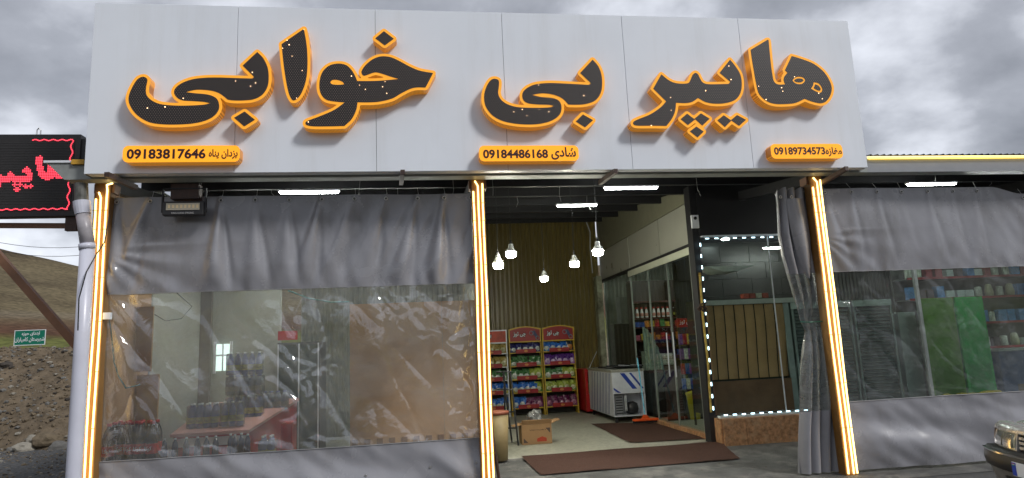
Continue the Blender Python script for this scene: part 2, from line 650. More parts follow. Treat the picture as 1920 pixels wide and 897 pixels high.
def terr_h(x, y):
    r = math.hypot(x, y)
    h = -0.02
    if r > 20:
        t = min(1, (r - 20) / 60)
        h += 1.9 * t * t * (3 - 2 * t)
    ang = math.degrees(math.atan2(-x, y))     # left of +Y
    if r > 75:
        t = min(1, (r - 75) / 170)
        # ridge profile by bearing
        prof = 29.5 + 7 * max(0, min(1.15, (ang - 24) / 7)) + 1.2 * noise.noise((ang * 0.3, 3.1, 0))
        h += prof * (t ** 1.35) * (0.86 + 0.14 * t)
        h += 1.6 * noise.noise((x * 0.018, y * 0.018, 1.0)) * t * (2 - t)
    if r > 420:
        h -= (r - 420) * 0.12
    return h


def terr(u, v):
    a = math.radians(-180 + 360 * u)
    r = 9.5 * (70 ** v)
    x = -math.sin(a) * r; y = math.cos(a) * r
    h = terr_h(x, y)
    if r < 24 and x > -16: h = -0.05
    if x > -4.0 and abs(y) < 24: h = -0.06
    return (x, y, h)


m_terr = bpy.data.materials.new('dry_hillside')
m_terr.use_nodes = True
t = m_terr.node_tree
b = t.nodes['Principled BSDF']
b.inputs['Roughness'].default_value = 0.95
b.inputs['Specular IOR Level'].default_value = 0.1
tc = N(t, 'ShaderNodeTexCoord')
na = N(t, 'ShaderNodeTexNoise'); na.inputs['Scale'].default_value = 0.02; na.inputs['Detail'].default_value = 12; na.inputs['Roughness'].default_value = 0.7
L(t, tc.outputs['Object'], na.inputs['Vector'])
ra = N(t, 'ShaderNodeValToRGB')
ra.color_ramp.elements[0].position = 0.38; ra.color_ramp.elements[0].color = (0.075, 0.056, 0.034, 1)
ra.color_ramp.elements[1].position = 0.62; ra.color_ramp.elements[1].color = (0.18, 0.145, 0.085, 1)
L(t, na.outputs[0], ra.inputs[0])
sp = N(t, 'ShaderNodeSeparateXYZ'); L(t, tc.outputs['Object'], sp.inputs[0])
nb = N(t, 'ShaderNodeTexNoise'); nb.inputs['Scale'].default_value = 0.03; nb.inputs['Detail'].default_value = 4
L(t, tc.outputs['Object'], nb.inputs['Vector'])
zz = N(t, 'ShaderNodeMath', operation='MULTIPLY_ADD'); L(t, nb.outputs[0], zz.inputs[0]); zz.inputs[1].default_value = 4.0; L(t, sp.outputs[2], zz.inputs[2])
rz_ = N(t, 'ShaderNodeMapRange'); rz_.inputs[1].default_value = 0; rz_.inputs[2].default_value = 60
L(t, zz.outputs[0], rz_.inputs[0])
rb = N(t, 'ShaderNodeValToRGB')
cols = [(0.0, (0.16, 0.13, 0.09)), (0.055, (0.19, 0.155, 0.11)), (0.075, (0.14, 0.14, 0.045)), (0.13, (0.13, 0.14, 0.04)), (0.15, (0.10, 0.05, 0.03)), (0.2, (0.12, 0.075, 0.045)), (0.3, (0.5, 0.5, 0.5)), (1.0, (0.5, 0.5, 0.5))]
el = rb.color_ramp.elements
el[0].position = cols[0][0]; el[0].color = cols[0][1] + (1,)
el[1].position = 1.0; el[1].color = cols[-1][1] + (1,)
for p_, c_ in cols[1:-1]:
    q_ = el.new(p_); q_.color = c_ + (1,)
L(t, rz_.outputs[0], rb.inputs[0])
rm = N(t, 'ShaderNodeMapRange'); rm.inputs[1].default_value = 0.17; rm.inputs[2].default_value = 0.24
L(t, rz_.outputs[0], rm.inputs[0])
mx = N(t, 'ShaderNodeMix', data_type='RGBA')
L(t, rm.outputs[0], mx.inputs[0]); L(t, rb.outputs[0], mx.inputs[6]); L(t, ra.outputs[0], mx.inputs[7])
nf = N(t, 'ShaderNodeTexNoise'); nf.inputs['Scale'].default_value = 1.0; nf.inputs['Detail'].default_value = 8
L(t, tc.outputs['Object'], nf.inputs['Vector'])
mf = N(t, 'ShaderNodeMix', data_type='RGBA', blend_type='MULTIPLY'); mf.inputs[0].default_value = 0.6
rf = N(t, 'ShaderNodeValToRGB'); rf.color_ramp.elements[0].position = 0.35; rf.color_ramp.elements[0].color = (0.35, 0.36, 0.33, 1); rf.color_ramp.elements[1].position = 0.65; rf.color_ramp.elements[1].color = (1.3, 1.3, 1.3, 1)
L(t, nf.outputs[0], rf.inputs[0]); L(t, mx.outputs[2], mf.inputs[6]); L(t, rf.outputs[0], mf.inputs[7])
L(t, mf.outputs[2], b.inputs['Base Color'])
tag(MB().grid(terr, 430, 130, flip=False).build('hills_with_added_ring', m_terr, smooth=True), kind='structure')  # left hill is real; unseen ring behind the camera added to darken reflections

m_soil = mat('stony_soil', (0.135, 0.105, 0.072), 0.95, var=0.4, vscale=3.5, detail=12, bump=1.0, bscale=14, spec=0.1)
m_rock = [mat('rock_%s' % n_, c_, 0.9, var=0.2, vscale=8, bump=0.3, bscale=20, spec=0.15) for n_, c_ in (('brown', (0.15, 0.118, 0.08)), ('grey', (0.15, 0.145, 0.135)), ('pale', (0.27, 0.25, 0.21)), ('dark', (0.06, 0.052, 0.045)))]


def bank_h(x, y):
    """earth bank; foot at about Y 14.8"""
    foot = 14.9 + 0.5 * noise.noise((x * 0.35, 0, 0)) + (-x - 9) * 0.04
    t = (y - foot) / 3.6
    if t <= 0: return -0.04 + 0.03 * noise.noise((x, y, 0))
    top = 2.12 + 0.28 * noise.noise((x * 0.45, 5, 0)) + 0.18 * noise.noise((x * 1.7, 9, 0))
    tt = min(1, t)
    h = top * (tt ** 0.85)
    if t > 1.2: h -= (t - 1.2) * 1.1
    return h + 0.10 * noise.noise((x * 1.3, y * 1.3, 0)) + 0.05 * noise.noise((x * 4, y * 4, 0)) + 0.025 * noise.noise((x * 11, y * 11, 0))


tag(MB().grid(lambda u, v: ((lambda x, y: (x, y, bank_h(x, y)))(-22 + 17.2 * u, 14.0 + 9 * v)), 260, 140).build('earth_bank', m_soil, smooth=True), kind='structure')
tag(MB().grid(lambda u, v: ((lambda x, y: (x, y, 0.012 + 0.02 * noise.noise((x * 2, y * 2, 0)) + 0.012 * noise.noise((x * 9, y * 9, 0))))(-24 + 19.8 * u, 6 + 9.3 * v)), 220, 140).build('gravel_yard', mat('grey_gravel', (0.10, 0.10, 0.10), 0.95, var=0.45, vscale=14, detail=12, bump=1.0, bscale=60, spec=0.1), smooth=True), kind='structure')


def stones(name, n, xr, yr, hfun, rr, label):
    rng = np.random.default_rng(5)
    bm = bmesh.new()
    bmesh.ops.create_icosphere(bm, subdivisions=1, radius=1)
    bm.verts.index_update()
    bv = np.array([v.co[:] for v in bm.verts]); bf = np.array([[v.index for v in f.verts] for f in bm.faces])
    bm.free()
    V = []; Fc = []; MI = []
    for i in range(n):
        x = rng.uniform(*xr); y = rng.uniform(*yr)
        r = rr[0] * (rr[1] / rr[0]) ** (rng.random() ** 2.6)
        jit = 1 + 0.28 * rng.standard_normal(len(bv))[:, None] * 0.6
        sc = np.array([1, rng.uniform(.6, 1), rng.uniform(.4, .8)]) * r
        a = rng.uniform(0, 6.28)
        R_ = np.array([[math.cos(a), -math.sin(a), 0], [math.sin(a), math.cos(a), 0], [0, 0, 1]])
        vv = (bv * jit * sc) @ R_.T + np.array([x, y, hfun(x, y) + r * 0.15])
        Fc.append(bf + len(V) * len(bv)); V.append(vv); MI += [int(rng.choice(4, p=[.56, .2, .12, .12]))] * len(bf)
    me = bpy.data.meshes.new(name)
    me.from_pydata(np.concatenate(V).tolist(), [], np.concatenate(Fc).tolist())
    for m in m_rock: me.materials.append(m)
    me.polygons.foreach_set('material_index', MI)
    return tag(link(name, me), label, 'stones', kind='stuff')


stones('loose_stones', 11000, (-15.5, -5.6), (14.2, 19.6), bank_h, (0.010, 0.075), 'loose stones and pebbles strewn over the brown earth bank')
stones('gravel', 6000, (-12.5, -4.6), (9.5, 14.9), lambda x, y: 0.01, (0.008, 0.035), 'fine grey gravel covering the yard below the earth bank')
stones('grit', 900, (-3.0, 8.0), (5.5, 9.0), lambda x, y: (apron_z(y) if y > 6.9 else 0), (0.003, 0.011), 'fine grit scattered on the asphalt before the shop')
for k, (px, py, r, mi, lb) in enumerate([(48, 845, 0.17, 2, 'pale yellowish boulder at the foot of the earth bank, second from left'), (24, 846, 0.10, 1, 'small grey boulder leftmost at the foot of the earth bank'), (88, 830, 0.21, 0, 'large brown boulder in the middle of the bank foot'), (112, 842, 0.17, 1, 'grey flat boulder right at the bank foot beside the drain pipe'), (64, 827, 0.13, 2, 'pale rounded boulder just above the foot of the earth bank'), (10, 688, 0.13, 3, 'dark boulder high on the left of the earth bank')]):
    bm = bmesh.new()
    bmesh.ops.create_icosphere(bm, subdivisions=3, radius=1)
    for q in bm.verts:
        q.co = q.co * (1 + 0.35 * noise.noise(q.co * 1.3 + Vector((k * 3, 0, 0))) + 0.1 * noise.noise(q.co * 4))
        q.co = Vector((q.co.x * r * 1.3, q.co.y * r, q.co.z * r * 0.75))
    # march the ray to the bank
    yy = 14.2
    while yy < 19:
        p = PY(px, py, yy)
        if p.z < bank_h(p.x, p.y): break
        yy += 0.05
    tag(MB().bm(bm).build('boulder', m_rock[mi], loc=(p.x, p.y, p.z + r * .2)), lb, 'boulder', 'boulders on the earth bank')

# ------------------------------------------------------------------ road sign
SY = 50
a = PY(28, 620, SY); b_ = PY(86, 622, SY)
wd = (b_ - a).length
zc = a.z
sg = empty('road_sign', ((a.x + b_.x) / 2, SY, terr_h(a.x, SY)), 'green road sign with white Persian lettering standing behind the earth bank', 'road sign')
z0 = zc - sg.location.z
m_grn = mat('green_sign_sheet', (0.0, 0.16, 0.10), 0.4, var=0.05)
MB().box(-wd / 2 + .04, wd / 2 - .04, -.015, .015, z0 - 1.02, z0 - .04).build('sign_face', m_grn, sg)
fr = MB()
for q in ((-wd / 2, wd / 2, -.02, .02, z0 - .04, z0), (-wd / 2, wd / 2, -.02, .02, z0 - 1.06, z0 - 1.02), (-wd / 2, -wd / 2 + .04, -.02, .02, z0 - 1.02, z0 - .04), (wd / 2 - .04, wd / 2, -.02, .02, z0 - 1.02, z0 - .04)):
    fr.box(*q)
fr.build('border', m_white, sg)
text(shape('ابتدای حوزه'), (0.05, -.018, z0 - .27), 1.15, .30, m_white, sg, bold=.02)
text(shape('شهرستان کامیاران'), (0.0, -.018, z0 - .68), 1.9, .36, m_white, sg, bold=.02)
for sx in (-.7, .7):
    MB().box(sx - .05, sx + .05, .02, .1, -.3, z0 - .02).build('post', mat('galvanised', (.4, .4, .4), .5, metal=.5), sg)

# ------------------------------------------------------------------ canopy roof (dark), purlins, beams
ROOF = lambda y: 3.72 + 0.115 * (y - 7.2)


def corr_roof(u, v, n=170):
    x = -3.5 + 15.5 * u; y = 7.2 + 8.95 * v
    ph = math.sin(u * n * PI * 2)
    return (x, y, ROOF(y) + 0.05 + 0.03 * max(-.7, min(.7, ph)))


rfo = empty('canopy_roof', (0, 0, 0), 'dark corrugated canopy roof on black purlins over the shop front', 'roof')
MB().grid(corr_roof, 680, 1).build('corrugated_sheet', m_dark, rfo)
for k, y in enumerate((7.3, 7.62, 8.5, 9.6, 10.9, 12.2, 13.5, 14.8)):
    MB().box(-3.5, 12, y - .03, y + .03, ROOF(y) - .12, ROOF(y) + .018).build('purlin', m_black, rfo)
for x in (-3.44, 0.62, 4.9, 9.0):
    bb = MB(); bb.prism([(x - .05, 7.34, ROOF(7.34) - .26), (x + .05, 7.34, ROOF(7.34) - .26), (x + .05, 7.34, ROOF(7.34) - .123), (x - .05, 7.34, ROOF(7.34) - .123)], (0, 8.6, .115 * 8.6))
    bb.build('rafter', m_black, rfo)
for k in range(22):
    x = -3 + k * .55 + random.uniform(-.2, .2); y = random.choice((7.95, 8.5, 9.6, 10.9)); ln = random.uniform(.08, .3)
    MB().tube([(x, y, ROOF(y) - .1), (x + random.uniform(-.02, .02), y, ROOF(y) - .1 - ln * .6), (x + random.uniform(-.05, .05), y, ROOF(y) - .1 - ln)], .0035, 4).build('hanging_wire', mat('grey_wire', (.25, .25, .25), .5, var=0), rfo)

# front beam above the curtains
tag(MB().box(-3.5, 10.5, 7.31, 7.38, 3.575, 3.69).build('front_beam', m_black), 'long black steel beam running above the grey curtains', 'beam')

# gutter / fascia in front
fa = empty('gutter', (0, 0, 0), 'grey sheet-metal gutter running along the canopy edge behind the sign', 'gutter')
MB().prism([(-3.80, 6.99, 3.675), (-3.62, 6.99, 3.50), (-3.62, 7.16, 3.50), (-3.80, 7.16, 3.675)], (0, 0, 0.001)).v
g = MB()
g.prism([(-3.80, 6.99, 3.675), (-3.63, 6.99, 3.50), (5.31, 6.99, 3.50), (5.31, 6.99, 3.675)], (0, .16, 0))
g.build('gutter_profile', m_gutter, fa)
MB().box(5.31, 11.5, 6.99, 7.15, 3.50, 3.655).build('fascia_board', m_fascia, fa)
MB().box(-3.83, 5.31, 6.975, 7.17, 3.677, 3.70).build('lip', m_white, fa)
MB().box(5.32, 11.5, 6.985, 7.17, 3.658, 3.70).build('lip', m_white, fa)
MB().tube([(5.33, 6.965, 3.672), (8.0, 6.965, 3.676), (11.4, 6.965, 3.672)], .017, 8).build('neon_strip', m_neonyel, fa)
MB().box(-3.56, -3.44, 6.96, 6.984, 3.655, 3.705).build('tape', mat('yellow_tape', (.6, .33, .03), .5, var=0), fa)

# ------------------------------------------------------------------ the sign
SGY = 6.85
sign = empty('shop_sign', (0.9, SGY, 3.5), 'large white composite panel sign with big orange and black Persian letters above the shop front', 'shop sign')
sign_off = Vector((-0.9, -SGY, -3.5))
SX = [-3.38, -1.937, -0.486, 0.929, 2.341, 3.782, 5.215]
ZT, ZB = 5.381, 3.52
for i in range(6):
    g_ = 0.0022
    o = MB().box(SX[i] + g_, SX[i + 1] - g_, SGY, SGY + .02, ZB, ZT, bev=.002).build('sign_panel', m_panel, sign, loc=sign_off)
MB().box(SX[0] + .01, SX[6] - .01, SGY + .022, SGY + .03, ZB + .01, ZT - .01).build('backing', mat('seam_backing', (.16, .16, .17), .8, var=0), sign, loc=sign_off)
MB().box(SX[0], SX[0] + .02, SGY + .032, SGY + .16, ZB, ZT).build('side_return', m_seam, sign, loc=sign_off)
MB().box(SX[6] - .02, SX[6], SGY + .032, SGY + .16, ZB, ZT).build('side_return', m_panel, sign, loc=sign_off)
MB().box(SX[0] + .022, SX[6] - .022, SGY + .032, SGY + .12, ZB + .0, ZB + .012).build('bottom_return', m_panel, sign, loc=sign_off)
for x in (-3.2, -1.2, .8, 2.8, 4.9):
    MB().box(x - .02, x + .02, SGY + .05, SGY + .09, ZB + .014, ZT - .03).build('frame_post', m_black, sign, loc=sign_off)
LD = 0.115     # letter depth
LY = SGY - LD


def smooth_poly(pts, seg=6):
    """pts: (x,y[,1 = corner]); Catmull-Rom through smooth points"""
    n = len(pts)
    P = [np.array(p[:2], float) for p in pts]
    C = [len(p) > 2 for p in pts]
    outp = []
    for i in range(n):
        p1, p2 = P[i], P[(i + 1) % n]
        p0 = P[i - 1]; p3 = P[(i + 2) % n]
        if C[i]: p0 = 2 * p1 - p2 if C[(i + 1) % n] else p1 - (p2 - p1) * .5
        if C[(i + 1) % n]: p3 = 2 * p2 - p1 if C[i] else p2 + (p2 - p1) * .5
        if C[i] and C[(i + 1) % n]:
            outp.append(p1); continue
        for k in range(seg):
            t_ = k / seg
            outp.append(0.5 * ((2 * p1) + (-p0 + p2) * t_ + (2 * p0 - 5 * p1 + 4 * p2 - p3) * t_ ** 2 + (-p0 + 3 * p1 - 3 * p2 + p3) * t_ ** 3))
    return np.array(outp)


def T(ox, oy, s, pts):
    return [(ox + p[0] / s, oy + p[1] / s) + tuple(p[2:]) for p in pts]


def to_plane(poly, Y):
    return np.array([(lambda q: (q.x, q.z))(PY(p[0], p[1], Y)) for p in poly])


def inside(px, pz, polys):
    ins = np.zeros(px.shape, bool)
    for po in polys:
        n = len(po); j = n - 1
        for i in range(n):
            xi, zi = po[i]; xj, zj = po[j]
            if zi != zj:
                c = ((zi > pz) != (zj > pz)) & (px < (xj - xi) * (pz - zi) / (zj - zi) + xi)
                ins ^= c
            j = i
    return ins


def offset_loops(polys, off, res=0.009):
    allp = np.concatenate(polys)
    lo = allp.min(0) - off - 3 * res; hi = allp.max(0) + off + 3 * res
    xs = np.arange(lo[0], hi[0], res); zs = np.arange(lo[1], hi[1], res)
    X, Z = np.meshgrid(xs, zs)
    D = np.full(X.shape, 1e9)
    for po in polys:
        A = po; B = np.roll(po, -1, 0)
        for a_, b2 in zip(A, B):
            d = b2 - a_; l2 = (d @ d) or 1e-12
            t_ = np.clip(((X - a_[0]) * d[0] + (Z - a_[1]) * d[1]) / l2, 0, 1)
            D = np.minimum(D, (X - a_[0] - t_ * d[0]) ** 2 + (Z - a_[1] - t_ * d[1]) ** 2)
    D = np.sqrt(D)
    D[inside(X, Z, polys)] *= -1
    D -= off
    # marching squares
    segs = {}
    nz, nx = D.shape

    def pt(kind, j, i):
        if kind == 'h':
            a_, b2 = D[j, i], D[j, i + 1]; t_ = a_ / (a_ - b2)
            return (xs[i] + t_ * res, zs[j])
        a_, b2 = D[j, i], D[j + 1, i]; t_ = a_ / (a_ - b2)
        return (xs[i], zs[j] + t_ * res)
    sgn = D < 0
    nxt = {}
    cj, ci = np.nonzero((sgn[:-1, :-1] != sgn[1:, 1:]) | (sgn[:-1, 1:] != sgn[1:, :-1]) | (sgn[:-1, :-1] != sgn[:-1, 1:]))
    for j, i in zip(cj.tolist(), ci.tolist()):
        c = (sgn[j, i], sgn[j, i + 1], sgn[j + 1, i + 1], sgn[j + 1, i])
        code = c[0] * 1 + c[1] * 2 + c[2] * 4 + c[3] * 8
        B_, R_, T_, L_ = ('h', j, i), ('v', j, i + 1), ('h', j + 1, i), ('v', j, i)
        tab = {1: [(B_, L_)], 2: [(R_, B_)], 3: [(R_, L_)], 4: [(T_, R_)], 5: [(B_, L_), (T_, R_)], 6: [(T_, B_)], 7: [(T_, L_)], 8: [(L_, T_)], 9: [(B_, T_)], 10: [(R_, B_), (L_, T_)], 11: [(R_, T_)], 12: [(L_, R_)], 13: [(B_, R_)], 14: [(L_, B_)]}
        for a_, b2 in tab.get(int(code), []):
            nxt[a_] = b2
    loops = []
    while nxt:
        st = next(iter(nxt)); cur = st; lp = []
        while cur in nxt:
            lp.append(pt(*cur)); cur = nxt.pop(cur)
        if len(lp) > 8:
            q = np.array(lp)
            q = (np.roll(q, 1, 0) + 2 * q + np.roll(q, -1, 0)) / 4
            loops.append(q[::2])
    return loops


def fill_mesh(loops, Y, depth, off=(0, 0, 0)):
    """XZ loops filled (even-odd) facing -Y with front at Y and back at Y+depth"""
    c = bpy.data.curves.new('shape', 'CURVE')
    c.dimensions = '2D'
    c.fill_mode = 'BOTH' if depth > 0 else 'FRONT'
    c.extrude = depth / 2
    for lp in loops:
        s = c.splines.new('POLY')
        s.points.add(len(lp) - 1)
        s.points.foreach_set('co', [q for p in lp for q in (p[0], p[1], 0, 1)])
        s.use_cyclic_u = True
    o = bpy.data.objects.new('shape', c)
    COL.objects.link(o)
    me = bpy.data.meshes.new_from_object(o)
    bpy.data.objects.remove(o)
    me.transform(Matrix.Rotation(PI / 2, 4, 'X'))
    me.transform(Matrix.Translation((0, Y + depth / 2, 0)))
    me.transform(Matrix.Translation(off))
    me.update()
    return me


LT = {}
LT['ya_end'] = [T(220, 80, 5.275, [(250, 340), (285, 350), (298, 378), (285, 440), (287, 510), (330, 565), (420, 608), (560, 624), (720, 624), (850, 616), (918, 602, 1), (850, 588), (740, 580), (650, 574), (595, 550), (562, 500), (578, 450), (640, 402), (740, 366), (860, 350), (1000, 347), (1100, 350), (1220, 354), (1335, 357, 1), (1352, 342, 1), (1239, 230, 1), (1384, 95, 1), (1439, 150), (1479, 225), (1496, 300), (1494, 400), (1470, 470), (1425, 525), (1350, 562), (1250, 574), (1150, 574), (1092, 566, 1), (1045, 528), (1000, 500), (940, 480), (860, 470), (770, 470), (680, 492, 1), (770, 503), (860, 510), (930, 525), (982, 555), (1004, 600), (1004, 660), (965, 720), (885, 768), (760, 800), (600, 812), (450, 810), (325, 792), (230, 745), (160, 680), (118, 600), (115, 530), (150, 440), (200, 365)])]
LT['dot_a'] = [T(400, 80, 5.275, [(310, 683, 1), (412, 765, 1), (305, 832, 1), (205, 745, 1)])]
LT['alef'] = [T(500, 0, 2.7175, [(190, 148, 1), (76, 226, 1), (88, 340), (104, 440), (120, 495), (140, 513), (172, 485), (198, 420), (208, 340), (205, 240)])]
LT['kh_waw'] = [T(560, 40, 4.078, [(480, 395), (490, 365), (520, 328), (570, 290), (630, 270), (700, 275), (770, 305), (850, 348), (930, 380), (1028, 397, 1), (970, 508, 1), (900, 508), (850, 520), (780, 555), (720, 590), (640, 612), (560, 621), (450, 621, 1), (440, 680), (405, 750), (350, 802, 1), (240, 805), (120, 805), (65, 797), (52, 780), (70, 762), (160, 728), (270, 680), (352, 622, 1), (280, 616), (215, 603), (178, 570), (160, 520), (162, 450), (185, 385), (235, 340), (300, 325), (360, 335), (400, 368), (430, 415), (447, 458, 1), (600, 457), (765, 443, 1), (700, 424), (640, 404), (590, 392), (550, 402), (500, 418)]),
                T(560, 40, 4.078, [(243, 467), (262, 450), (300, 451), (335, 465), (348, 484, 1), (300, 487), (258, 483)])]
LT['dot_b'] = [T(560, 40, 4.078, [(652, 77, 1), (728, 135, 1), (658, 187, 1), (585, 132, 1)])]
LT['beh_yeh'] = [T(890, 100, 5.608, [(215, 270), (252, 288), (256, 340), (247, 420), (272, 482), (330, 530), (420, 562), (520, 573), (680, 575), (790, 570), (830, 556, 1), (780, 545), (650, 540), (560, 528), (512, 495), (500, 440), (520, 393), (580, 350), (660, 325), (780, 315), (900, 318), (1050, 326), (1200, 334, 1), (1220, 316, 1), (1108, 210, 1), (1240, 68, 1), (1300, 140), (1333, 230), (1340, 330), (1328, 410), (1290, 478), (1225, 520), (1120, 542), (985, 542, 1), (930, 485), (870, 452), (790, 430), (700, 424), (605, 440, 1), (700, 462), (800, 470), (870, 490), (902, 525), (913, 570), (903, 630), (860, 680), (780, 722), (660, 747), (520, 750), (380, 735), (270, 705), (180, 650), (120, 570), (100, 490), (105, 410), (135, 330), (175, 280)])]
LT['dot_c'] = [T(890, 100, 5.608, [(1138, 645, 1), (1245, 705, 1), (1160, 782, 1), (1062, 720, 1)])]
LT['pe_yeh_re'] = [T(1170, 90, 4.721, [(330, 235, 1), (400, 290), (470, 315), (560, 315), (585, 290), (607, 240), (632, 222), (655, 236), (672, 270), (695, 305), (740, 322), (850, 322), (925, 320, 1), (940, 302, 1), (845, 222, 1), (938, 105, 1), (990, 170), (1030, 240), (1042, 320), (1030, 400), (985, 460), (900, 490), (800, 495), (720, 480), (655, 445, 1), (600, 480), (540, 490), (460, 487, 1), (452, 560), (422, 630), (375, 692, 1), (250, 690), (130, 690), (88, 682), (82, 658), (120, 635), (230, 590), (320, 530), (372, 475, 1), (258, 362, 1)])]
LT['dots_three'] = [T(1170, 90, 4.721, [(558, 583, 1), (620, 630, 1), (680, 580, 1), (758, 628, 1), (692, 690, 1), (630, 634, 1), (565, 685, 1), (500, 632, 1)]), T(1170, 90, 4.721, [(640, 697, 1), (705, 742, 1), (650, 795, 1), (582, 740, 1)])]
LT['dots_two'] = [T(1170, 90, 4.721, [(882, 597, 1), (945, 641, 1), (1000, 595, 1), (1080, 638, 1), (1018, 692, 1), (950, 645, 1), (892, 703, 1), (825, 643, 1)])]
LT['heh_alef'] = [T(1380, 60, 5.605, [(330, 84, 1), (153, 190, 1), (165, 280), (185, 400), (210, 540), (240, 650), (310, 722), (400, 757), (520, 760), (625, 748), (720, 705, 1), (800, 735), (885, 752), (945, 732), (990, 670), (1005, 590), (980, 510), (920, 420), (820, 340), (700, 290), (585, 255, 1), (513, 405, 1), (540, 432, 1), (508, 470), (500, 510), (515, 553, 1), (440, 553), (398, 520), (380, 440), (365, 330), (352, 200), (342, 95)]),
                  T(1380, 60, 5.605, [(595, 510), (640, 475), (700, 480), (725, 512), (690, 548), (632, 545)]), T(1380, 60, 5.605, [(610, 512), (643, 492), (690, 494), (708, 513), (682, 531), (637, 530)]),
                  T(1380, 60, 5.605, [(815, 530, 1), (870, 545), (905, 600), (892, 637), (850, 632), (787, 598, 1), (808, 565)]), T(1380, 60, 5.605, [(832, 552, 1), (866, 567), (888, 600), (880, 619), (850, 613), (815, 592, 1)])]
LLAB = {'ya_end': 'wide Persian letters at the far left of the sign', 'alef': 'tall single stroke letter alef', 'kh_waw': 'letters with one leaf-shaped hole under a diamond dot', 'beh_yeh': 'middle word of the sign, curled letters over one diamond dot', 'pe_yeh_re': 'letters above the three and two diamond dots', 'heh_alef': 'rightmost letters with two small eye holes', 'dots_three': 'cluster of three diamond dots', 'dots_two': 'pair of joined diamond dots', 'dot_a': 'diamond dot under the leftmost word', 'dot_b': 'diamond dot at the top of the sign', 'dot_c': 'diamond dot under the middle word'}
rng = random.Random(3)
for key, polys in LT.items():
    fl = [to_plane(smooth_poly(p), LY) for p in polys]
    outer = fl[:1] if key != 'dots_three' else fl
    c0 = np.concatenate(fl).mean(0)
    loc = Vector((c0[0], SGY - 0.001, c0[1]))
    sh = (-loc.x, -loc.y, -loc.z)
    body = fill_mesh(offset_loops(outer, 0.030), LY, LD - .001, sh)
    body.materials.clear(); body.materials.append(m_amberrim); body.materials.append(m_amberside)
    body.polygons.foreach_set('material_index', [0 if abs(p.normal.y) > .7 else 1 for p in body.polygons])
    lo_ = link('letter', body, sign, loc + sign_off)
    lo_['label'] = LLAB[key]
    face = fill_mesh([p for p in fl], LY - .003, .003, sh)
    face.materials.clear(); face.materials.append(m_ledface)
    link('letter_face', face, lo_)
    # lit LED points seen on the face
    if not key.startswith('dot'):
        sp_ = MB(); mn = fl[0].min(0); mx_ = fl[0].max(0); cnt = 0
        while cnt < 7:
            x = rng.uniform(mn[0], mx_[0]); z = rng.uniform(mn[1], mx_[1])
            if inside(np.array([x]), np.array([z]), fl)[0]:
                r = rng.uniform(.003, .0055)
                sp_.tube([(x + sh[0], LY - .007 + sh[1], z + sh[2]), (x + sh[0], LY - .003 + sh[1], z + sh[2])], r, 6); cnt += 1
        o = sp_.build('led_points', m_spark, lo_); o['kind'] = 'stuff'

# phone number boxes
for (x0, y0, x1, y1, num, word, lbl, tx) in ((229, 273, 450, 305, '09183817646', 'یزدان پناه', 'leftmost orange lightbox with a phone number', (237, 279, 386, 299, 391, 280, 446, 300)), (899, 273, 1084, 303, '09184486168', 'شادی', 'middle orange lightbox with a phone number', (906, 280, 1027, 298, 1034, 276, 1079, 300)), (1447, 270, 1578, 298, '09189734573', 'مغازه', 'rightmost orange lightbox with a phone number', (1452, 276, 1546, 291, 1549, 276, 1577, 294))):
    a = PY(x0, y1, LY); b_ = PY(x1, y0, LY)
    cx, cz = (a.x + b_.x) / 2, (a.z + b_.z) / 2
    hw, hh = (b_.x - a.x) / 2, (b_.z - a.z) / 2
    rr = hh * .62
    lp = []
    for (qx, qz, a0) in ((hw - rr, hh - rr, 0), (-hw + rr, hh - rr, 90), (-hw + rr, -hh + rr, 180), (hw - rr, -hh + rr, 270)):
        for k in range(7):
            an = math.radians(a0 + 15 * k); lp.append((qx + rr * math.cos(an), qz + rr * math.sin(an)))
    me = fill_mesh([lp], -LD, LD - .001)
    me.materials.clear(); me.materials.append(m_ambertext); me.materials.append(m_amberside)
    me.polygons.foreach_set('material_index', [0 if abs(p.normal.y) > .7 else 1 for p in me.polygons])
    bo = link('lightbox', me, sign, Vector((cx, SGY, cz)) + sign_off)
    bo['label'] = lbl
    for s_, q, bold in ((num, tx[:4], .035), (shape(word), tx[4:], .03)):
        p0 = PY(q[0], q[3], LY); p1 = PY(q[2], q[1], LY)
        text(s_, ((p0.x + p1.x) / 2 - cx, -LD, (p0.z + p1.z) / 2 - cz), p1.x - p0.x, p1.z - p0.z, m_printdark, bo, bold=bold)
# bracket tubes sticking out below the sign
for (ex, ey, bx, by, lb) in ((200, 322, 255, 352, 'rusty square tube sticking out under the left end of the sign'), (755, 322, 752, 342, 'rusty square tube sticking out under the sign above the left curtain'), (1155, 321, 1125, 343, 'rusty square tube sticking out under the sign above the open bay'), (1588, 316, 1530, 350, 'rusty square tube sticking out under the right end of the sign')):
    a = PY(ex, ey, 6.70); b_ = PY(bx, by, 7.28)
    b_.z = min(b_.z, 3.5); a.z = 3.47 if a.z > 3.47 else a.z
    tag(MB().bar(a, b_, .045, .05).build('bracket_tube', m_rust), lb, 'bracket', 'bracket tubes under the sign')
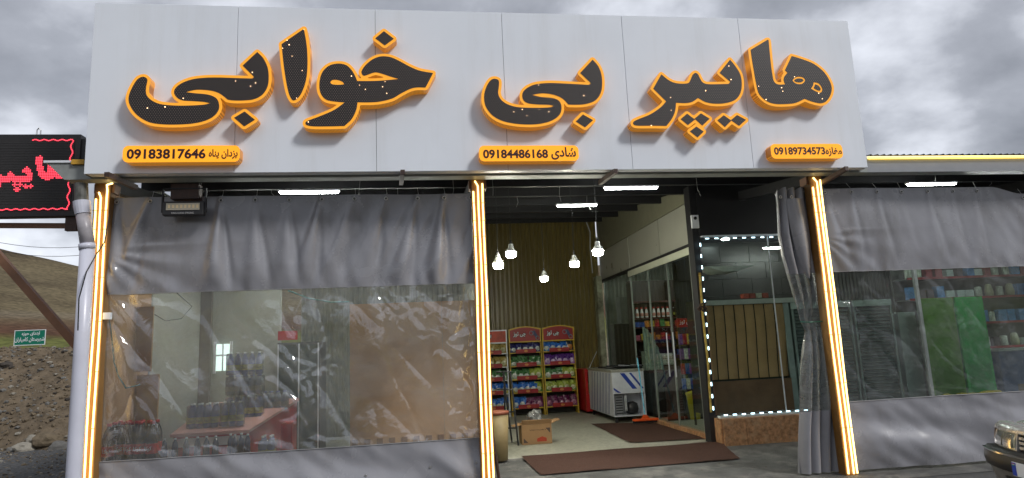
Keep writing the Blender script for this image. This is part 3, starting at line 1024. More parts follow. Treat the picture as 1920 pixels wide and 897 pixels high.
# ------------------------------------------------------------------ columns with neon strips
for k, (x, lb) in enumerate(((-3.33, 'left end column lit by vertical warm neon strips beside the drain pipe'), (0.613, 'middle column lit by vertical warm neon strips between closed and open bays'), (4.725, 'right column lit by vertical warm neon strips beside the gathered curtain'))):
    c = empty('lit_column', (x, 7.2, 0), lb, 'column', 'neon lit columns')
    MB().box(-.072, .072, -.05, .09, 0, 3.50, bev=.004).build('shaft', m_colwood, c)
    MB().box(-.10, .10, -.07, .10, 0, .012).build('base_plate', m_rust, c)
    for j, dx in enumerate((-.052, 0.002, .052)):
        top = (3.36, 3.42, 3.45)[j] if k != 0 else (3.33, 3.34, 3.42)[j]
        pts = [(dx + .004 * math.sin(z * 3 + j), -.066 - (.012 if dx == 0.002 else 0), z) for z in np.linspace(.04, top, 14)]
        if j == 1: pts.append((pts[-1][0] - .03, -.06, top + .06))
        if j == 2 and k == 0: pts += [(.06, -.10, top + .05), (.13, -.14, top + .055)]
        MB().tube(pts, .0095, 8).build('neon_strip', m_neon, c)
    for z in (.5, 1.0, 1.55, 2.05, 2.5, 2.82, 3.0, 3.2):
        MB().box(-.076, .076, -.081, -.0785, z + .02 * k, z + .02 * k + .006).build('clip', mat('brass_clip', (.5, .3, .08), .3, metal=.6, var=0), c)
    MB().box(-.10, .10, -.02, .12, 3.402, 3.499).build('head_plate', m_brownpaint, c)


# ------------------------------------------------------------------ curtains
def smoothstep(a, b, x):
    t_ = max(0, min(1, (x - a) / (b - a))); return t_ * t_ * (3 - 2 * t_)


def curtain(name, x0, x1, eyes, label, seedv, zt=3.365, sag=None, vin=None, lowfold=1.0, kk=None, zl=0.66):
    c = empty(name, ((x0 + x1) / 2, 7.25, 0), label, 'curtain', 'grey plastic curtains closing the bays')
    off = Vector((-(x0 + x1) / 2, -7.25, 0))
    rg = random.Random(seedv)
    ks = kk or [rg.uniform(-.28, .12) for _ in eyes]
    amps = [rg.uniform(.15, 1.4) * (1 if x0 < 0 else .3) for _ in eyes]

    def disp(x, z):
        d = 0.0
        dz = zt - z
        fade = smoothstep(2.15, 2.5, z)
        for xe, k_, am in zip(eyes, ks, amps):
            wdt = .025 + .10 * min(dz, 1.1)
            xc = xe + k_ * dz
            d += -am * .058 * math.exp(-((x - xc) / wdt) ** 2) * (.35 + min(1, dz * 1.3)) * (1 - .8 * smoothstep(.6, 1.3, dz)) * fade
            xc2 = xe + (k_ + .16) * dz
            d += am * .034 * math.exp(-((x - xc2) / (wdt * .5)) ** 2) * smoothstep(0.02, .4, dz) * (1 - .7 * smoothstep(.7, 1.3, dz)) * fade
        if x0 < 0 and x > -1.6 and z > 2.2:
            wv_ = smoothstep(-1.6, -.7, x)
            ph = (x + .42 * dz + .10 * noise.noise((x * 1.5, z * 1.2, 7))) / .31
            fr_ = ph - math.floor(ph)
            tri = 1 - abs(2 * fr_ - 1)
            d += -.042 * wv_ * (tri ** 1.6 - .4) * smoothstep(.02, .35, dz) * (1 - .65 * smoothstep(.75, 1.05, dz)) * (.6 + .9 * noise.noise((math.floor(ph) * 1.7, 3, 2)) ** 2 * 2)
        n1_ = noise.noise((x * 1.1 + seedv, z * .8, 0)) * .045
        n2_ = noise.noise((x * 3.1, z * 1.3, seedv)) * .016
        n3_ = noise.noise((x * 8 + z * 3, z * 3, seedv)) * .004
        pk = math.exp(-((z - 2.36) / .10) ** 2) * .010 * math.sin(x * 22 + 2 * noise.noise((x * 2, 0, 0)) * 3)
        # tension fan from the left tie at z 2.75
        fan = 0
        dx = x - x0
        if dx < 1.6 and z < 2.85:
            an = math.atan2(2.78 - z, dx + .05)
            fan = (.013 if x0 < 0 else .008) * math.sin(an * 17 + 1.2) * math.exp(-dx * 1.4) * smoothstep(.05, .35, dx + (2.78 - z)) * smoothstep(2.1, 2.4, z)
        low = 0
        if z < zl + .09:
            low = lowfold * (.035 * math.sin((x * .9 + z * 2.2) * 3.2 + 2 * noise.noise((x, z * 2, 4))) * smoothstep(.70, .35, z) + .014 * noise.noise((x * 5 + z * 6, z * 3, 2)) - .06 * smoothstep(.66, .1, z))
        return d + n1_ + n2_ + n3_ + pk + fan + low

    def crumple(x, z):
        edge = smoothstep(zl, zl + .14, z) * smoothstep(2.335, 2.22, z) * smoothstep(0, .05, x - x0) * smoothstep(0, .04, x1 - x)
        wx = x + .16 * noise.noise((x * 2.3, z * 2.3, 1 + seedv)); wz = z * .8 + x * .25 + .16 * noise.noise((x * 2.3, z * 2.3, 9))
        dd, _p = noise.voronoi((wx * 5.5, wz * 5.5, seedv))
        dd2, _p = noise.voronoi((wx * 12, wz * 9, seedv + 4))
        if x0 < 0:
            mk_ = .02 + 1.1 * math.exp(-((x + 1.35) / .42) ** 2 - ((z - 1.5) / .5) ** 2) + 1.1 * smoothstep(.12, .36, x) + .35 * smoothstep(1.6, 2.1, z) * smoothstep(-1.2, -.6, x)
        else:
            mk_ = .08 + .8 * smoothstep(.8, 0, x - x0) * smoothstep(1.3, 2.0, z) + .5 * math.exp(-((x - 6.6) / .5) ** 2 - ((z - 1.5) / .4) ** 2)
        rid = 1 - abs(2 * noise.noise((wx * 4.2, wz * 4.2, seedv + 8)))
        rid2 = 1 - abs(2 * noise.noise((wx * 9.5 + 3, wz * 7, seedv + 2)))
        lf = 1 - abs(2 * noise.noise(((x + z * .55) * 2.6, (z - x * .4) * .8, seedv)))
        v_ = mk_ * (.022 * (dd[1] - dd[0]) + .024 * rid ** 2 + .010 * rid2 ** 2) + .020 * lf ** 3
        dx = x - x0
        if dx < 1.7:
            an = math.atan2(2.42 - z, dx + .02)
            v_ += .020 * (abs(math.sin(an * 7.5 + 2 * noise.noise((x * 1.5, z * 1.5, 2)))) - .5) * math.exp(-dx * .8) * (1 if x0 < 0 else .3)
        return v_ * edge

    def F(z0, z1, inset=0.0):
        def f(u, v):
            x = x0 + (x1 - x0) * u
            z = z0 + (z1 - z0) * v
            zz = z
            if z > 3.0 and sag: zz = z - sag(x) * smoothstep(3.0, 3.3, z)
            yv = 7.25 + disp(x, z) + inset
            if inset:
                yv += crumple(x, z)
            return (x, yv, zz)
        return f
    nx = int((x1 - x0) * 52)
    MB().grid(F(2.33, zt), nx, 60).build('upper_band', m_pvc, c, smooth=True, loc=off)
    MB().grid(F(zl, 2.345, .004), int(nx * 1.7), 150).build('clear_window', vin or m_vinyl, c, smooth=True, loc=off)
    MB().grid(F(0.055, zl + .01), nx, 34).build('lower_band', m_pvc, c, smooth=True, loc=off)
    for sz in (2.335, zl + .005):
        MB().tube([(x0 + (x1 - x0) * i / 60, 7.244 + disp(x0 + (x1 - x0) * i / 60, sz), sz) for i in range(61)], .003, 5).build('hem_seam', mat('seam_grey', (.3, .3, .3), .5, var=0), c, loc=off)
    for xe in eyes:
        z = 3.315 - (sag(xe) if sag else 0)
        e_ = MB()
        yy = 7.25 + disp(xe, 3.315) - .006
        ring = [(xe + .017 * math.cos(a2), yy, z + .017 * math.sin(a2)) for a2 in np.linspace(0, 2 * PI, 13)]
        e_.tube(ring, .0055, 6, cap=False)
        e_.tube([(xe, yy - .001, z), (xe, yy + .003, z)], .012, 8, mi=1)
        e_.tube([(xe, yy - .004, z), (xe + .01, yy + .03, z + .06), (xe, 7.30, z + .13)], .0025, 5)
        e_.build('eyelet', [m_eyelet, m_seam], c, loc=off)
    return c, disp


ex1 = [PY(p, 381, 7.25).x for p in (220, 284, 416, 480, 543, 604, 665, 724, 783, 833, 883)]
kl = [-.02, -.33, -.05, .0, -.05, -.22, -.30, -.28, -.24, -.14, -.08]
lc, dl = curtain('curtain', -3.285, 0.538, ex1, 'closed grey tarpaulin curtain with a clear crumpled window filling the left bay', 11, kk=kl)
ex2 = [PY(p, 364, 7.25).x for p in (1546, 1594, 1643, 1691, 1740, 1788, 1834)] + [7.62, 8.05, 8.5]
rc, dr = curtain('curtain', 4.80, 9.1, ex2, 'closed grey tarpaulin curtain with a clear window in the right bay behind the car', 23,
                 sag=lambda x: .10 * math.sin(PI * (x - 7.18) / .9) ** 2 if 7.18 < x < 8.08 else 0, vin=m_vinyl2, zl=.81, kk=[.1, -.05, .02, 0, .03, -.05, -.12, .05, 0, .05])
for (px, py) in ((807, 877), (893, 868), (580, 896), (686, 892)):
    p = PY(px, py, 7.22)
    if p.z > .1:
        p.y = 7.25 + dl(p.x, p.z) - .01
        MB().tube([(p.x, p.y, p.z), (p.x, p.y + .01, p.z)], .013, 10).build('rivet', m_eyelet, lc, loc=(-(-3.285 + .538) / 2, -7.25, 0))

# gathered curtain by the right column
gc = empty('curtain', (4.5, 7.3, 0), 'open curtain gathered and tied beside the right column with a green cord', 'curtain', 'grey plastic curtains closing the bays')
Lp = [(365, 1455), (440, 1458), (480, 1466), (540, 1484), (600, 1500), (622, 1510), (660, 1508), (720, 1506), (770, 1507), (897, 1500), (940, 1498)]
Rp = [(345, 1526), (400, 1530), (480, 1540), (540, 1545), (600, 1548), (622, 1549), (680, 1562), (770, 1574), (897, 1586), (940, 1590)]


def prof(Lx, z):
    # invert z->y through the plane
    ys = [q[0] for q in Lx]
    for (y0_, xa), (y1_, xb) in zip(Lx, Lx[1:]):
        za = PY(xa, y0_, 7.3).z; zb = PY(xb, y1_, 7.3).z
        if za >= z >= zb:
            t_ = (za - z) / (za - zb)
            return PY(xa, y0_, 7.3).x * (1 - t_) + PY(xb, y1_, 7.3).x * t_
    return PY(Lx[0][1], Lx[0][0], 7.3).x if z > 2 else PY(Lx[-1][1], Lx[-1][0], 7.3).x


def gath(z0, z1, seed2=0, amp0=.06):
    def f(u, v):
        z = z0 + (z1 - z0) * v
        a_ = prof(Lp, z); b2 = prof(Rp, z)
        tie = math.exp(-((z - 1.76) / .24) ** 2)
        am = amp0 * (1 - .75 * tie) * (.8 + .4 * noise.noise((u * 3, z, seed2)))
        ph = u * 4.1 * 2 * PI + 1.1 * math.sin(z * 1.7 + u * 3) + 1.5 * noise.noise((z * .9, u * 2, seed2))
        x = a_ + (b2 - a_) * u + .022 * math.cos(ph * 1.0 + .6) * (1 - tie * .8)
        y = 7.34 + am * math.sin(ph) - .02
        zz = z
        if z > 3.2: zz = z - .03 * math.sin(ph)
        return (x, y, zz)
    return f


MB().grid(gath(2.33, 3.37), 110, 50).build('upper_band', m_pvc, gc, smooth=True, loc=(-4.5, -7.3, 0))
MB().grid(gath(0.72, 2.335), 110, 60).build('clear_window', m_vinyl3, gc, smooth=True, loc=(-4.5, -7.3, 0))
MB().grid(gath(0.04, 0.735), 110, 30).build('lower_band', m_pvc, gc, smooth=True, loc=(-4.5, -7.3, 0))
# loose fold of the header hanging over the bundle
def flap(u, v):
    yp = 372 + 150 * v
    mid = 1492 + 26 * v
    hw_ = (17 - 3 * v) * math.sin(PI * min(1, .25 + v * .75)) ** .6 + 1.5
    p_ = PY(mid + hw_ * (2 * u - 1), yp, 7.24)
    return (p_.x, 7.265 - .055 * math.sin(PI * u) * (.5 + .5 * math.sin(PI * v)), p_.z)


MB().grid(flap, 16, 24).build('folded_flap', m_pvc, gc, smooth=True, loc=(-4.5, -7.3, 0))
tie = MB(); zt_ = 1.76
tie.tube([(prof(Lp, zt_) - .01, 7.30, zt_), (prof(Lp, zt_) + .08, 7.25, zt_ - .012), (prof(Rp, zt_) - .02, 7.25, zt_ - .006), (prof(Rp, zt_) + .02, 7.30, zt_ + .01)], .007, 6)
tie.build('tie_cord', mat('green_cord', (.02, .16, .10), .5, var=0), gc, loc=(-4.5, -7.3, 0))
for px in (1465, 1486):
    p = PY(px, 369, 7.22)
    e_ = MB(); e_.tube([(p.x + .016 * math.cos(a2), p.y + .02, p.z + .016 * math.sin(a2)) for a2 in np.linspace(0, 2 * PI, 13)], .005, 6, cap=False)
    e_.build('eyelet', m_eyelet, gc, loc=(-4.5, -7.3, 0))

# ------------------------------------------------------------------ flood light
f0 = PY(345, 390, 7.08)
fld = empty('flood_light', f0, 'black LED flood light hanging upside down above the left curtain', 'flood light')
MB().box(-.205, .205, -.03, .05, -.085, .065, bev=.01).build('housing', mat('black_cast_metal', (.02, .02, .022), .45, var=.1), fld)
MB().box(-.165, .165, -.037, -.031, -.030, .042).build('reflector', mat('lamp_reflector', (.50, .46, .36), .35, var=.1), fld)
for i in range(8):
    MB().box(-.145 + i * .04, -.125 + i * .04, -.042, -.0375, -.010, .024).build('led_chip', mat('led_chip', (.75, .6, .35), .3, var=0), fld)
text('KING KONG STRONG', (0.0, -.032, -.062), .22, .018, mat('pale_print', (.5, .5, .5), .5, var=0), fld, bold=.01)
MB().box(-.222, -.207, -.01, .02, -.05, .20).build('bracket', m_black, fld)
MB().box(.207, .222, -.01, .02, -.05, .20).build('bracket', m_black, fld)
MB().box(-.222, .222, -.01, .02, .202, .212).build('bracket', m_black, fld)
MB().box(-.14, .14, .0, .12, .10, .26).build('driver_box', m_rust, fld)

# ------------------------------------------------------------------ tube lights
def tube_light(a, b, lb):
    a = Vector(a); b = Vector(b)
    o = empty('tube_light', (a + b) / 2, lb, 'tube light', 'lit tube lights under the canopy')
    h = (b - a).length / 2
    MB().box(-h, h, -.035, .035, .002, .022).build('body', m_white, o)
    MB().box(-h + .02, h - .02, -.027, .027, -.018, 0, bev=.005).build('diffuser', m_tube, o)
    for s in (-h * .6, h * .6):
        MB().tube([(s, 0, .031), (s, 0, ROOF(o.location.y) - o.location.z + .0)], .0025, 4).build('hanging_wire', m_black, o)


tube_light(PY(522, 360, 7.8), PY(637, 360, 7.8), 'lit tube light above the left curtain')
tube_light(PY(1132, 352, 7.8), PY(1234, 352, 7.8), 'lit tube light nearest the sign above the open bay')
tube_light(PY(1043, 385, 9.6), PY(1120, 385, 9.6), 'lit tube light deeper inside the open bay above the bulbs')
tube_light(PY(1700, 345, 7.8), PY(1792, 345, 7.8), 'lit tube light above the right curtain')
tube_light((-1.9, 10.6, 3.3), (-.9, 10.6, 3.3), 'lit tube light inside the left bay seen only through the clear window')
tube_light((-2.6, 9.1, 3.42), (-1.5, 9.1, 3.42), 'lit tube light hidden behind the left part of the upper grey band')
tube_light((-.9, 9.1, 3.42), (.2, 9.1, 3.42), 'lit tube light hidden behind the grey band near the middle column')
tube_light((8.2, 8.6, 3.35), (9.3, 8.6, 3.35), 'added unseen tube light behind the right grey band lighting the green panels')  # unseen lamp added so the green panels are lit from the front
tube_light((4.8, 12.3, 3.3), (5.9, 12.3, 3.3), 'lit tube light on the shop ceiling above the counter')
tube_light((6.3, 11.4, 3.25), (7.4, 11.4, 3.25), 'lit tube light inside the right hand shop behind the glass')

# ------------------------------------------------------------------ bulbs
bp_ = MB().lathe([(.012, .115), (.03, .105), (.036, .06), (.060, .030), (.068, .002)], n=18).mesh('bulb_base', m_bulbw, True)
bl = MB().lathe([(.068, 0), (.069, -.035), (.060, -.062), (.035, -.074), (.004, -.078)][::-1], n=18).mesh('bulb_globe', m_bulb, True)
for (px, py, Y, lb) in ((934, 494, 8.6, 'leftmost hanging bulb, lower than its right neighbour'), (958, 473, 8.5, 'second hanging bulb from the left, hung high near the middle column'), (1020, 520, 11.0, 'lowest and smallest hanging bulb in the centre of the open bay'), (1077, 492, 9.5, 'fourth hanging bulb from the left, before the corrugated wall'), (1121, 469, 8.0, 'rightmost hanging bulb near the glass wall, hung high')):
    p = PY(px, py, Y)
    o = empty('hanging_bulb', p, lb, 'light bulb', 'lit bulbs hanging in the open bay')
    link('bulb_base', bp_, o); link('bulb_globe', bl, o)
    MB().lathe([(.016, .105), (.017, .15), (.008, .165)], n=10).build('socket', m_black, o)
    MB().tube([(0, 0, .16), (.008, 0, .16 + (ROOF(Y) - p.z) * .5), (0, 0, ROOF(Y) - p.z)], .004, 5).build('cord', m_black, o)


# ------------------------------------------------------------------ interior walls
def corrugated(name, m, x0, x1, y, z0, z1, pitch, amp, label):
    n = int((x1 - x0) / pitch)
    nu = n * 6

    def f(u, v):
        ph = math.sin(u * n * 2 * PI)
        ph = max(-.6, min(.6, ph)) / .6
        return (x0 + (x1 - x0) * u, y - amp * ph, z0 + (z1 - z0) * v)
    return tag(MB().grid(f, nu, 1).build(name, m), label, 'wall')


corrugated('corrugated_wall', m_corr, 0.76, 4.165, 15.32, .12, 4.75, .105, .027, 'olive corrugated sheet wall at the back of the open bay')
corrugated('corrugated_wall', m_corrg, -2.35, 0.69, 12.9, .12, 4.4, .10, .016, 'pale greenish corrugated wall at the back of the left bay')
corrugated('corrugated_wall', mat('dim_corrugated', (.30, .31, .27), .5, var=.1), 4.35, 12.3, 15.5, .12, 4.75, .10, .016, 'grey corrugated wall at the back of the shop behind the glass')
tag(MB().box(-3.55, -2.3, 10.85, 10.95, .12, 4.02).build('plaster_wall', m_plaster), 'pale plaster wall with a small bright window behind the left curtain', 'wall')
tag(MB().box(.695, .755, 8.4, 15.6, .12, 4.6).build('partition_wall', m_plaster), 'partition wall between the left bay and the open bay', 'wall')
sw = empty('side_wall', (-3.5, 9, 0), 'side wall closing the left bay, brown boards in front and pale plaster behind', 'wall')
MB().box(-3.54, -3.50, 7.42, 8.16, .0, 3.7).build('board', m_wood, sw, loc=(3.5, -9, 0))
MB().box(-3.54, -3.503, 8.165, 8.95, .0, 3.78).build('board', m_wood, sw, loc=(3.5, -9, 0))
MB().box(-3.54, -3.49, 8.955, 10.845, .0, 3.9).build('plaster', m_plaster, sw, loc=(3.5, -9, 0))
tag(MB().box(12.3, 12.4, 9.2, 15.9, .12, 4.8).build('end_wall', m_plaster), 'far right end wall of the shop', 'wall')
# peeling corner strip beside the olive wall
tag(MB().box(4.02, 4.15, 15.0, 15.28, .12, 3.2).build('corner_post', mat('peeling_paint', (.34, .36, .25), .7, var=.5, vscale=6, detail=12, stain=.9, stain_col=(.05, .04, .02))), 'post with peeling pale paint in the corner of the olive wall', 'post')
tag(MB().tube([(3.93, 15.24, 4.55), (4.0, 15.22, 4.3), (3.98, 15.24, 3.9), (4.0, 15.24, 3.3)], .012, 6).build('cable', m_white), 'pale cable running down the olive corrugated wall', 'cable')

wnd = empty('window', (0, 0, 0), 'small bright window in the plaster wall behind the left curtain', 'window')
a = PY(405, 696, 10.83); b_ = PY(432, 645, 10.83)
MB().box(a.x, b_.x, 10.82, 10.835, a.z, b_.z).build('pane', emis('daylit_pane', (.72, .95, .85), 1.1, (.6, .7, .7)), wnd)
for q in ((a.x - .04, a.x, a.z - .04, b_.z + .04), (b_.x, b_.x + .04, a.z - .04, b_.z + .04), ((a.x + b_.x) / 2 - .01, (a.x + b_.x) / 2 + .01, a.z, b_.z)):
    MB().box(q[0], q[1], 10.80, 10.818, q[2], q[3]).build('frame', m_white, wnd)
MB().box(a.x, b_.x, 10.801, 10.817, (a.z + b_.z) / 2 + .02, (a.z + b_.z) / 2 + .045).build('frame', m_white, wnd)
a = Vector((-3.485, 11.8, 0)); b_ = Vector((-3.325, 11.8, 0))
tag(MB().box(a.x, b_.x, 10.76, 10.845, .12, 3.9).build('pillar', mat('grey_pillar', (.2, .18, .16), .8)), 'grey pillar beside the small bright window', 'pillar')

# brown boards
pb = empty('board_partition', (0, 0, 0), 'large brown board standing behind the right half of the left curtain', 'board')
MB().box(-.955, .20, 8.48, 8.50, .04, 2.24).build('board', m_wood, pb)
MB().box(.204, .69, 8.48, 8.50, .04, 2.24).build('board', m_wood, pb)
for k in range(12):
    MB().box(-.93 + k * .15, -.86 + k * .15, 8.470, 8.479, .44, .58).build('tape_tab', mat('tape_brown', (.20, .10, .05), .6, var=.1), pb)
for k, (x0, x1, y0, y1, lb) in enumerate(((-3.49, -3.30, 1.52, 2.30, 'upper brown cardboard sheet leaning at the far left behind the curtain'), (-3.49, -3.24, .62, 1.48, 'lower brown cardboard sheet leaning at the far left behind the curtain'))):
    tag(MB().box(x0, x1, 8.5 + .1 * k, 8.53 + .1 * k, y0, y1).build('cardboard_sheet', m_card), lb, 'cardboard', 'cardboard sheets behind the left curtain')
# stuff under it: a low bench that carries the bottles
bench = empty('display_bench', (-2.3, 7.95, 0), 'low bench carrying the bottles behind the left curtain', 'bench')
MB().box(-1.15, 1.35, -.45, .40, .46, .50).build('top', mat('bench_wood', (.2, .17, .14), .7), bench)
for sx in (-1.1, 1.3):
    for sy in (-.4, .35):
        MB().box(sx - .025, sx + .025, sy - .025, sy + .025, .02, .458).build('leg', m_black, bench)


def bottle_meshes(h, r, body, cap, lab, nm):
    prof_ = [(r * .9, 0), (r, .02 * h / .3), (r, .42 * h), (r * .92, .48 * h), (r, .54 * h), (r * .98, .66 * h), (r * .72, .80 * h), (r * .38, .90 * h), (r * .34, .93 * h)]
    return (MB().lathe(prof_, n=12).mesh(nm + '_body', body, True), MB().lathe([(r * .42, .93 * h), (r * .42, 1.0 * h), (r * .3, 1.005 * h)], n=10).mesh(nm + '_cap', cap, True), MB().lathe([(r * 1.02, .20 * h), (r * 1.025, .21 * h), (r * 1.025, .44 * h), (r * 1.02, .45 * h)], n=14).mesh(nm + '_label', lab, True))


m_cola = mat('dark_cola', (.02, .008, .005), .08, var=0, coat=.6)
m_coral = mat('red_label', (.55, .012, .015), .35, var=.05)
m_colcap = mat('red_cap', (.5, .01, .01), .4, var=0)
m_blueb = mat('blue_bottle_plastic', (.26, .29, .52), .15, var=.1, coat=.5)
m_lbly = mat('yellow_pink_label', (.85, .66, .15), .4, var=.5, vscale=30)
m_wcap = mat('white_cap', (.8, .82, .85), .4, var=0)
m_navyb = mat('dark_blue_drink', (.035, .04, .09), .1, var=0, coat=.5)
m_greenb = mat('green_bottle', (.02, .12, .06), .12, var=0, coat=.5)
ORD = ['first', 'second', 'third', 'fourth', 'fifth', 'sixth', 'seventh', 'eighth', 'ninth', 'tenth', 'eleventh', 'twelfth', 'thirteenth', 'fourteenth', 'fifteenth', 'sixteenth', 'seventeenth', 'eighteenth']


def put_bottle(ms, loc, lb, grp, lying=None, wordm=None, txt=None):
    o = empty('bottle', loc, lb, 'bottle', grp)
    link('bottle_body', ms[0], o); link('cap', ms[1], o); lab_ = link('label_band', ms[2], o)
    o.rotation_euler = (0, 0, random.uniform(-.4, .4)) if lying is None else lying
    if txt: link('lettering', txt, lab_, (0, -.0485, .105))
    return o


coke = bottle_meshes(.32, .046, m_cola, m_colcap, m_coral, 'cola')
ctxt = text_mesh(shape('کوکا'), .060, .040, .003, .03); ctxt.materials.clear(); ctxt.materials.append(m_white)
for i, (px, py, Y) in enumerate([(214, 838, 7.70), (236, 838, 7.74), (256, 838, 7.70), (276, 838, 7.68), (292, 838, 7.72), (203, 838, 7.52), (226, 826, 7.66), (244, 842, 7.62), (262, 846, 7.6), (284, 850, 7.56), (222, 815, 7.86), (243, 818, 7.84), (268, 826, 7.8)]):
    p = PY(px, py, Y); x = p.x
    tl = random.uniform(-.10, .10)
    o = put_bottle(coke, (x, Y, .600), ORD[i] + ' cola bottle from the left front corner behind the left curtain', 'cola bottles behind the left curtain', (0, tl * .3, random.uniform(-.3, .3)), txt=ctxt)
    o.scale = (1.28, 1.28, 1.28)
nav = bottle_meshes(.24, .033, m_navyb, m_wcap, m_navyb, 'navy')
for i, px in enumerate((308, 328, 349, 370, 387, 404, 432, 440, 452, 464)):
    Y = 7.75 + (.12 if i in (6, 8) else 0)
    p = PY(px, 840, Y)
    put_bottle(nav, (p.x, Y, .562), ORD[i] + ' from the left of the dark bottles with white caps before the red counter', 'dark bottles with white caps')
tag(MB().box(-3.42, -1.35, 7.42, 8.02, .502, .558, bev=.004).build('bottle_tray', m_card), 'low cardboard tray under the bottles on the bench', 'tray')
# red counter with slanted top
rcn = empty('red_counter', (-2.4, 8.7, .12), 'red counter with a pale slanted top carrying bottle packs behind the left curtain', 'counter')
z1, z2 = .80, .98
cn = [(-3.05, 8.62), (-2.20, 8.62), (-1.95, 10.4), (-3.15, 10.4)]
MB().add([(cn[0][0], cn[0][1], .12), (cn[1][0], cn[1][1], .12), (cn[2][0], cn[2][1], .12), (cn[3][0], cn[3][1], .12), (cn[0][0], cn[0][1], z1 - .08), (cn[1][0], cn[1][1], z1 - .08), (cn[2][0], cn[2][1], z2 - .02), (cn[3][0], cn[3][1], z2 - .02)], [(3, 2, 1, 0), (0, 1, 5, 4), (1, 2, 6, 5), (2, 3, 7, 6), (3, 0, 4, 7), (4, 5, 6, 7)]).build('cabinet', m_red, rcn, loc=(2.4, -8.7, -.12))
MB().prism([(cn[0][0] - .03, cn[0][1] - .03, z1 - .074), (cn[1][0] + .03, cn[1][1] - .03, z1 - .074), (cn[2][0] + .03, cn[2][1] + .03, z2 - .012), (cn[3][0] - .03, cn[3][1] + .03, z2 - .012)], (0, 0, .035)).build('counter_top', mat('pale_pink_top', (.62, .32, .28), .35, var=.1), rcn, loc=(2.4, -8.7, -.12))
MB().box(cn[0][0], cn[1][0], cn[0][1] - .012, cn[0][1] - .002, z1 - .20, z1 - .10).build('front_band', mat('white_band', (.7, .65, .62), .4), rcn, loc=(2.4, -8.7, -.12))
wat = bottle_meshes(.30, .042, m_blueb, m_wcap, m_lbly, 'juice')
wat2 = bottle_meshes(.26, .042, mat('clear_water_bottle', (.45, .48, .55), .15, var=.1, coat=.5), m_blueb, mat('pale_label', (.5, .5, .45), .4), 'water')
m_wrap = glass('shrink_wrap', (.9, .92, .93), refl=.8, milky=.22, rough=.1, bump=.3, bscale=12, floorfac=.03)


def bottle_pack(ms, x, y, z, nx, ny, sp, h, lb, vary=None):
    o = empty('bottle_pack', (x, y, z), lb, 'bottle pack', 'shrink wrapped bottle packs on the red counter')
    for i in range(nx):
        for j in range(ny):
            b0 = link('bottle', ms[0], o, (i * sp, j * sp, 0)); link('cap', ms[1], b0); link('label_band', ms[2], b0)
    MB().box(-sp * .55, (nx - .45) * sp, -sp * .55, (ny - .45) * sp, -.001 + .002, h * .96, bev=.02).build('shrink_wrap', m_wrap, o)


bottle_pack(wat, -2.93, 8.85, .79, 4, 2, .092, .30, 'nearest shrink wrapped pack of blue juice bottles with yellow labels on the red counter')
bottle_pack(wat, -2.62, 9.35, .84, 5, 2, .092, .30, 'second shrink wrapped pack of blue juice bottles, lower pack of the stack')
bottle_pack(wat2, -2.62, 9.35, 1.145, 5, 2, .092, .26, 'pale bottle pack stacked on the blue juice pack')
bottle_pack(wat, -2.62, 9.35, 1.41, 5, 1, .092, .30, 'topmost blue bottle pack of the stack on the red counter')
bottle_pack(wat, -2.52, 8.80, .80, 3, 1, .092, .30, 'small blue bottle pack at the front right of the red counter')
bottle_pack(wat2, -2.30, 9.85, .89, 4, 2, .092, .26, 'third pack, pale bottles at the rear of the red counter')
# soft drink display fridge
fx = PY(560, 700, 10.6)
fr_ = empty('display_fridge', (fx.x, 10.9, .12), 'glass door drinks fridge with a red header behind the left curtain', 'fridge')
MB().box(-.32, .32, -.30, .30, .05, 1.72).build('cabinet', mat('dark_fridge', (.10, .10, .10), .5), fr_)
MB().box(-.31, -.02, -.33, -.302, 1.76, 1.90).build('header', m_red, fr_)
MB().box(-.30, .30, -.335, -.305, .1, 1.68).build('glass_door', m_glass, fr_)
for x in (-.31, .0, .29):
    MB().box(x, x + .02, -.35, -.336, .1, 1.7).build('door_frame', m_steelfilm, fr_)
tag(MB().box(PY(526, 830, 9.0).x, PY(549, 700, 9.0).x, 9.0, 9.3, .12, .78).build('drinks_carton', m_red), 'red carton standing below the drinks fridge behind the left curtain', 'carton')
pk = PY(505, 810, 8.6)
bottle_pack(wat2, pk.x - .05, 8.5, .12, 2, 2, .092, .26, 'pale bottle pack on the floor beside the red counter')
bottle_pack(wat, pk.x - .05, 8.5, .39, 2, 2, .092, .26, 'blue bottle pack on top of the floor pack beside the red counter')
# blue hose and cables at the far left
tag(MB().tube([PY(204, 595, 7.5), PY(208, 620, 7.6), PY(214, 680, 7.6), PY(222, 705, 7.6), PY(236, 728, 7.6), PY(262, 722, 7.8)], .008, 6).build('hose', mat('teal_hose', (.02, .12, .14), .4, var=0)), 'dark teal hose hanging at the left edge of the clear window', 'hose')
tag(MB().tube([PY(330, 548, 8.0), PY(360, 575, 8.0), PY(340, 598, 8.0), PY(310, 602, 8.0), PY(290, 590, 8.0)], .005, 6).build('cable', m_black), 'black cable looping behind the top of the left clear window', 'cable')
tag(MB().tube([PY(540, 545, 8.1), PY(580, 560, 8.1), PY(620, 567, 8.1), PY(655, 566, 8.1)], .011, 6).build('hose', mat('teal_hose2', (.05, .25, .22), .4, var=0)), 'teal hose hanging behind the clear window under the tube light', 'hose')
p = PY(202, 593, 7.18)
tag(MB().box(p.x - .035, p.x + .035, 7.15, 7.20, p.z - .035, p.z + .035, bev=.004).build('junction_box', m_white), 'small white junction box beside the left column', 'junction box')

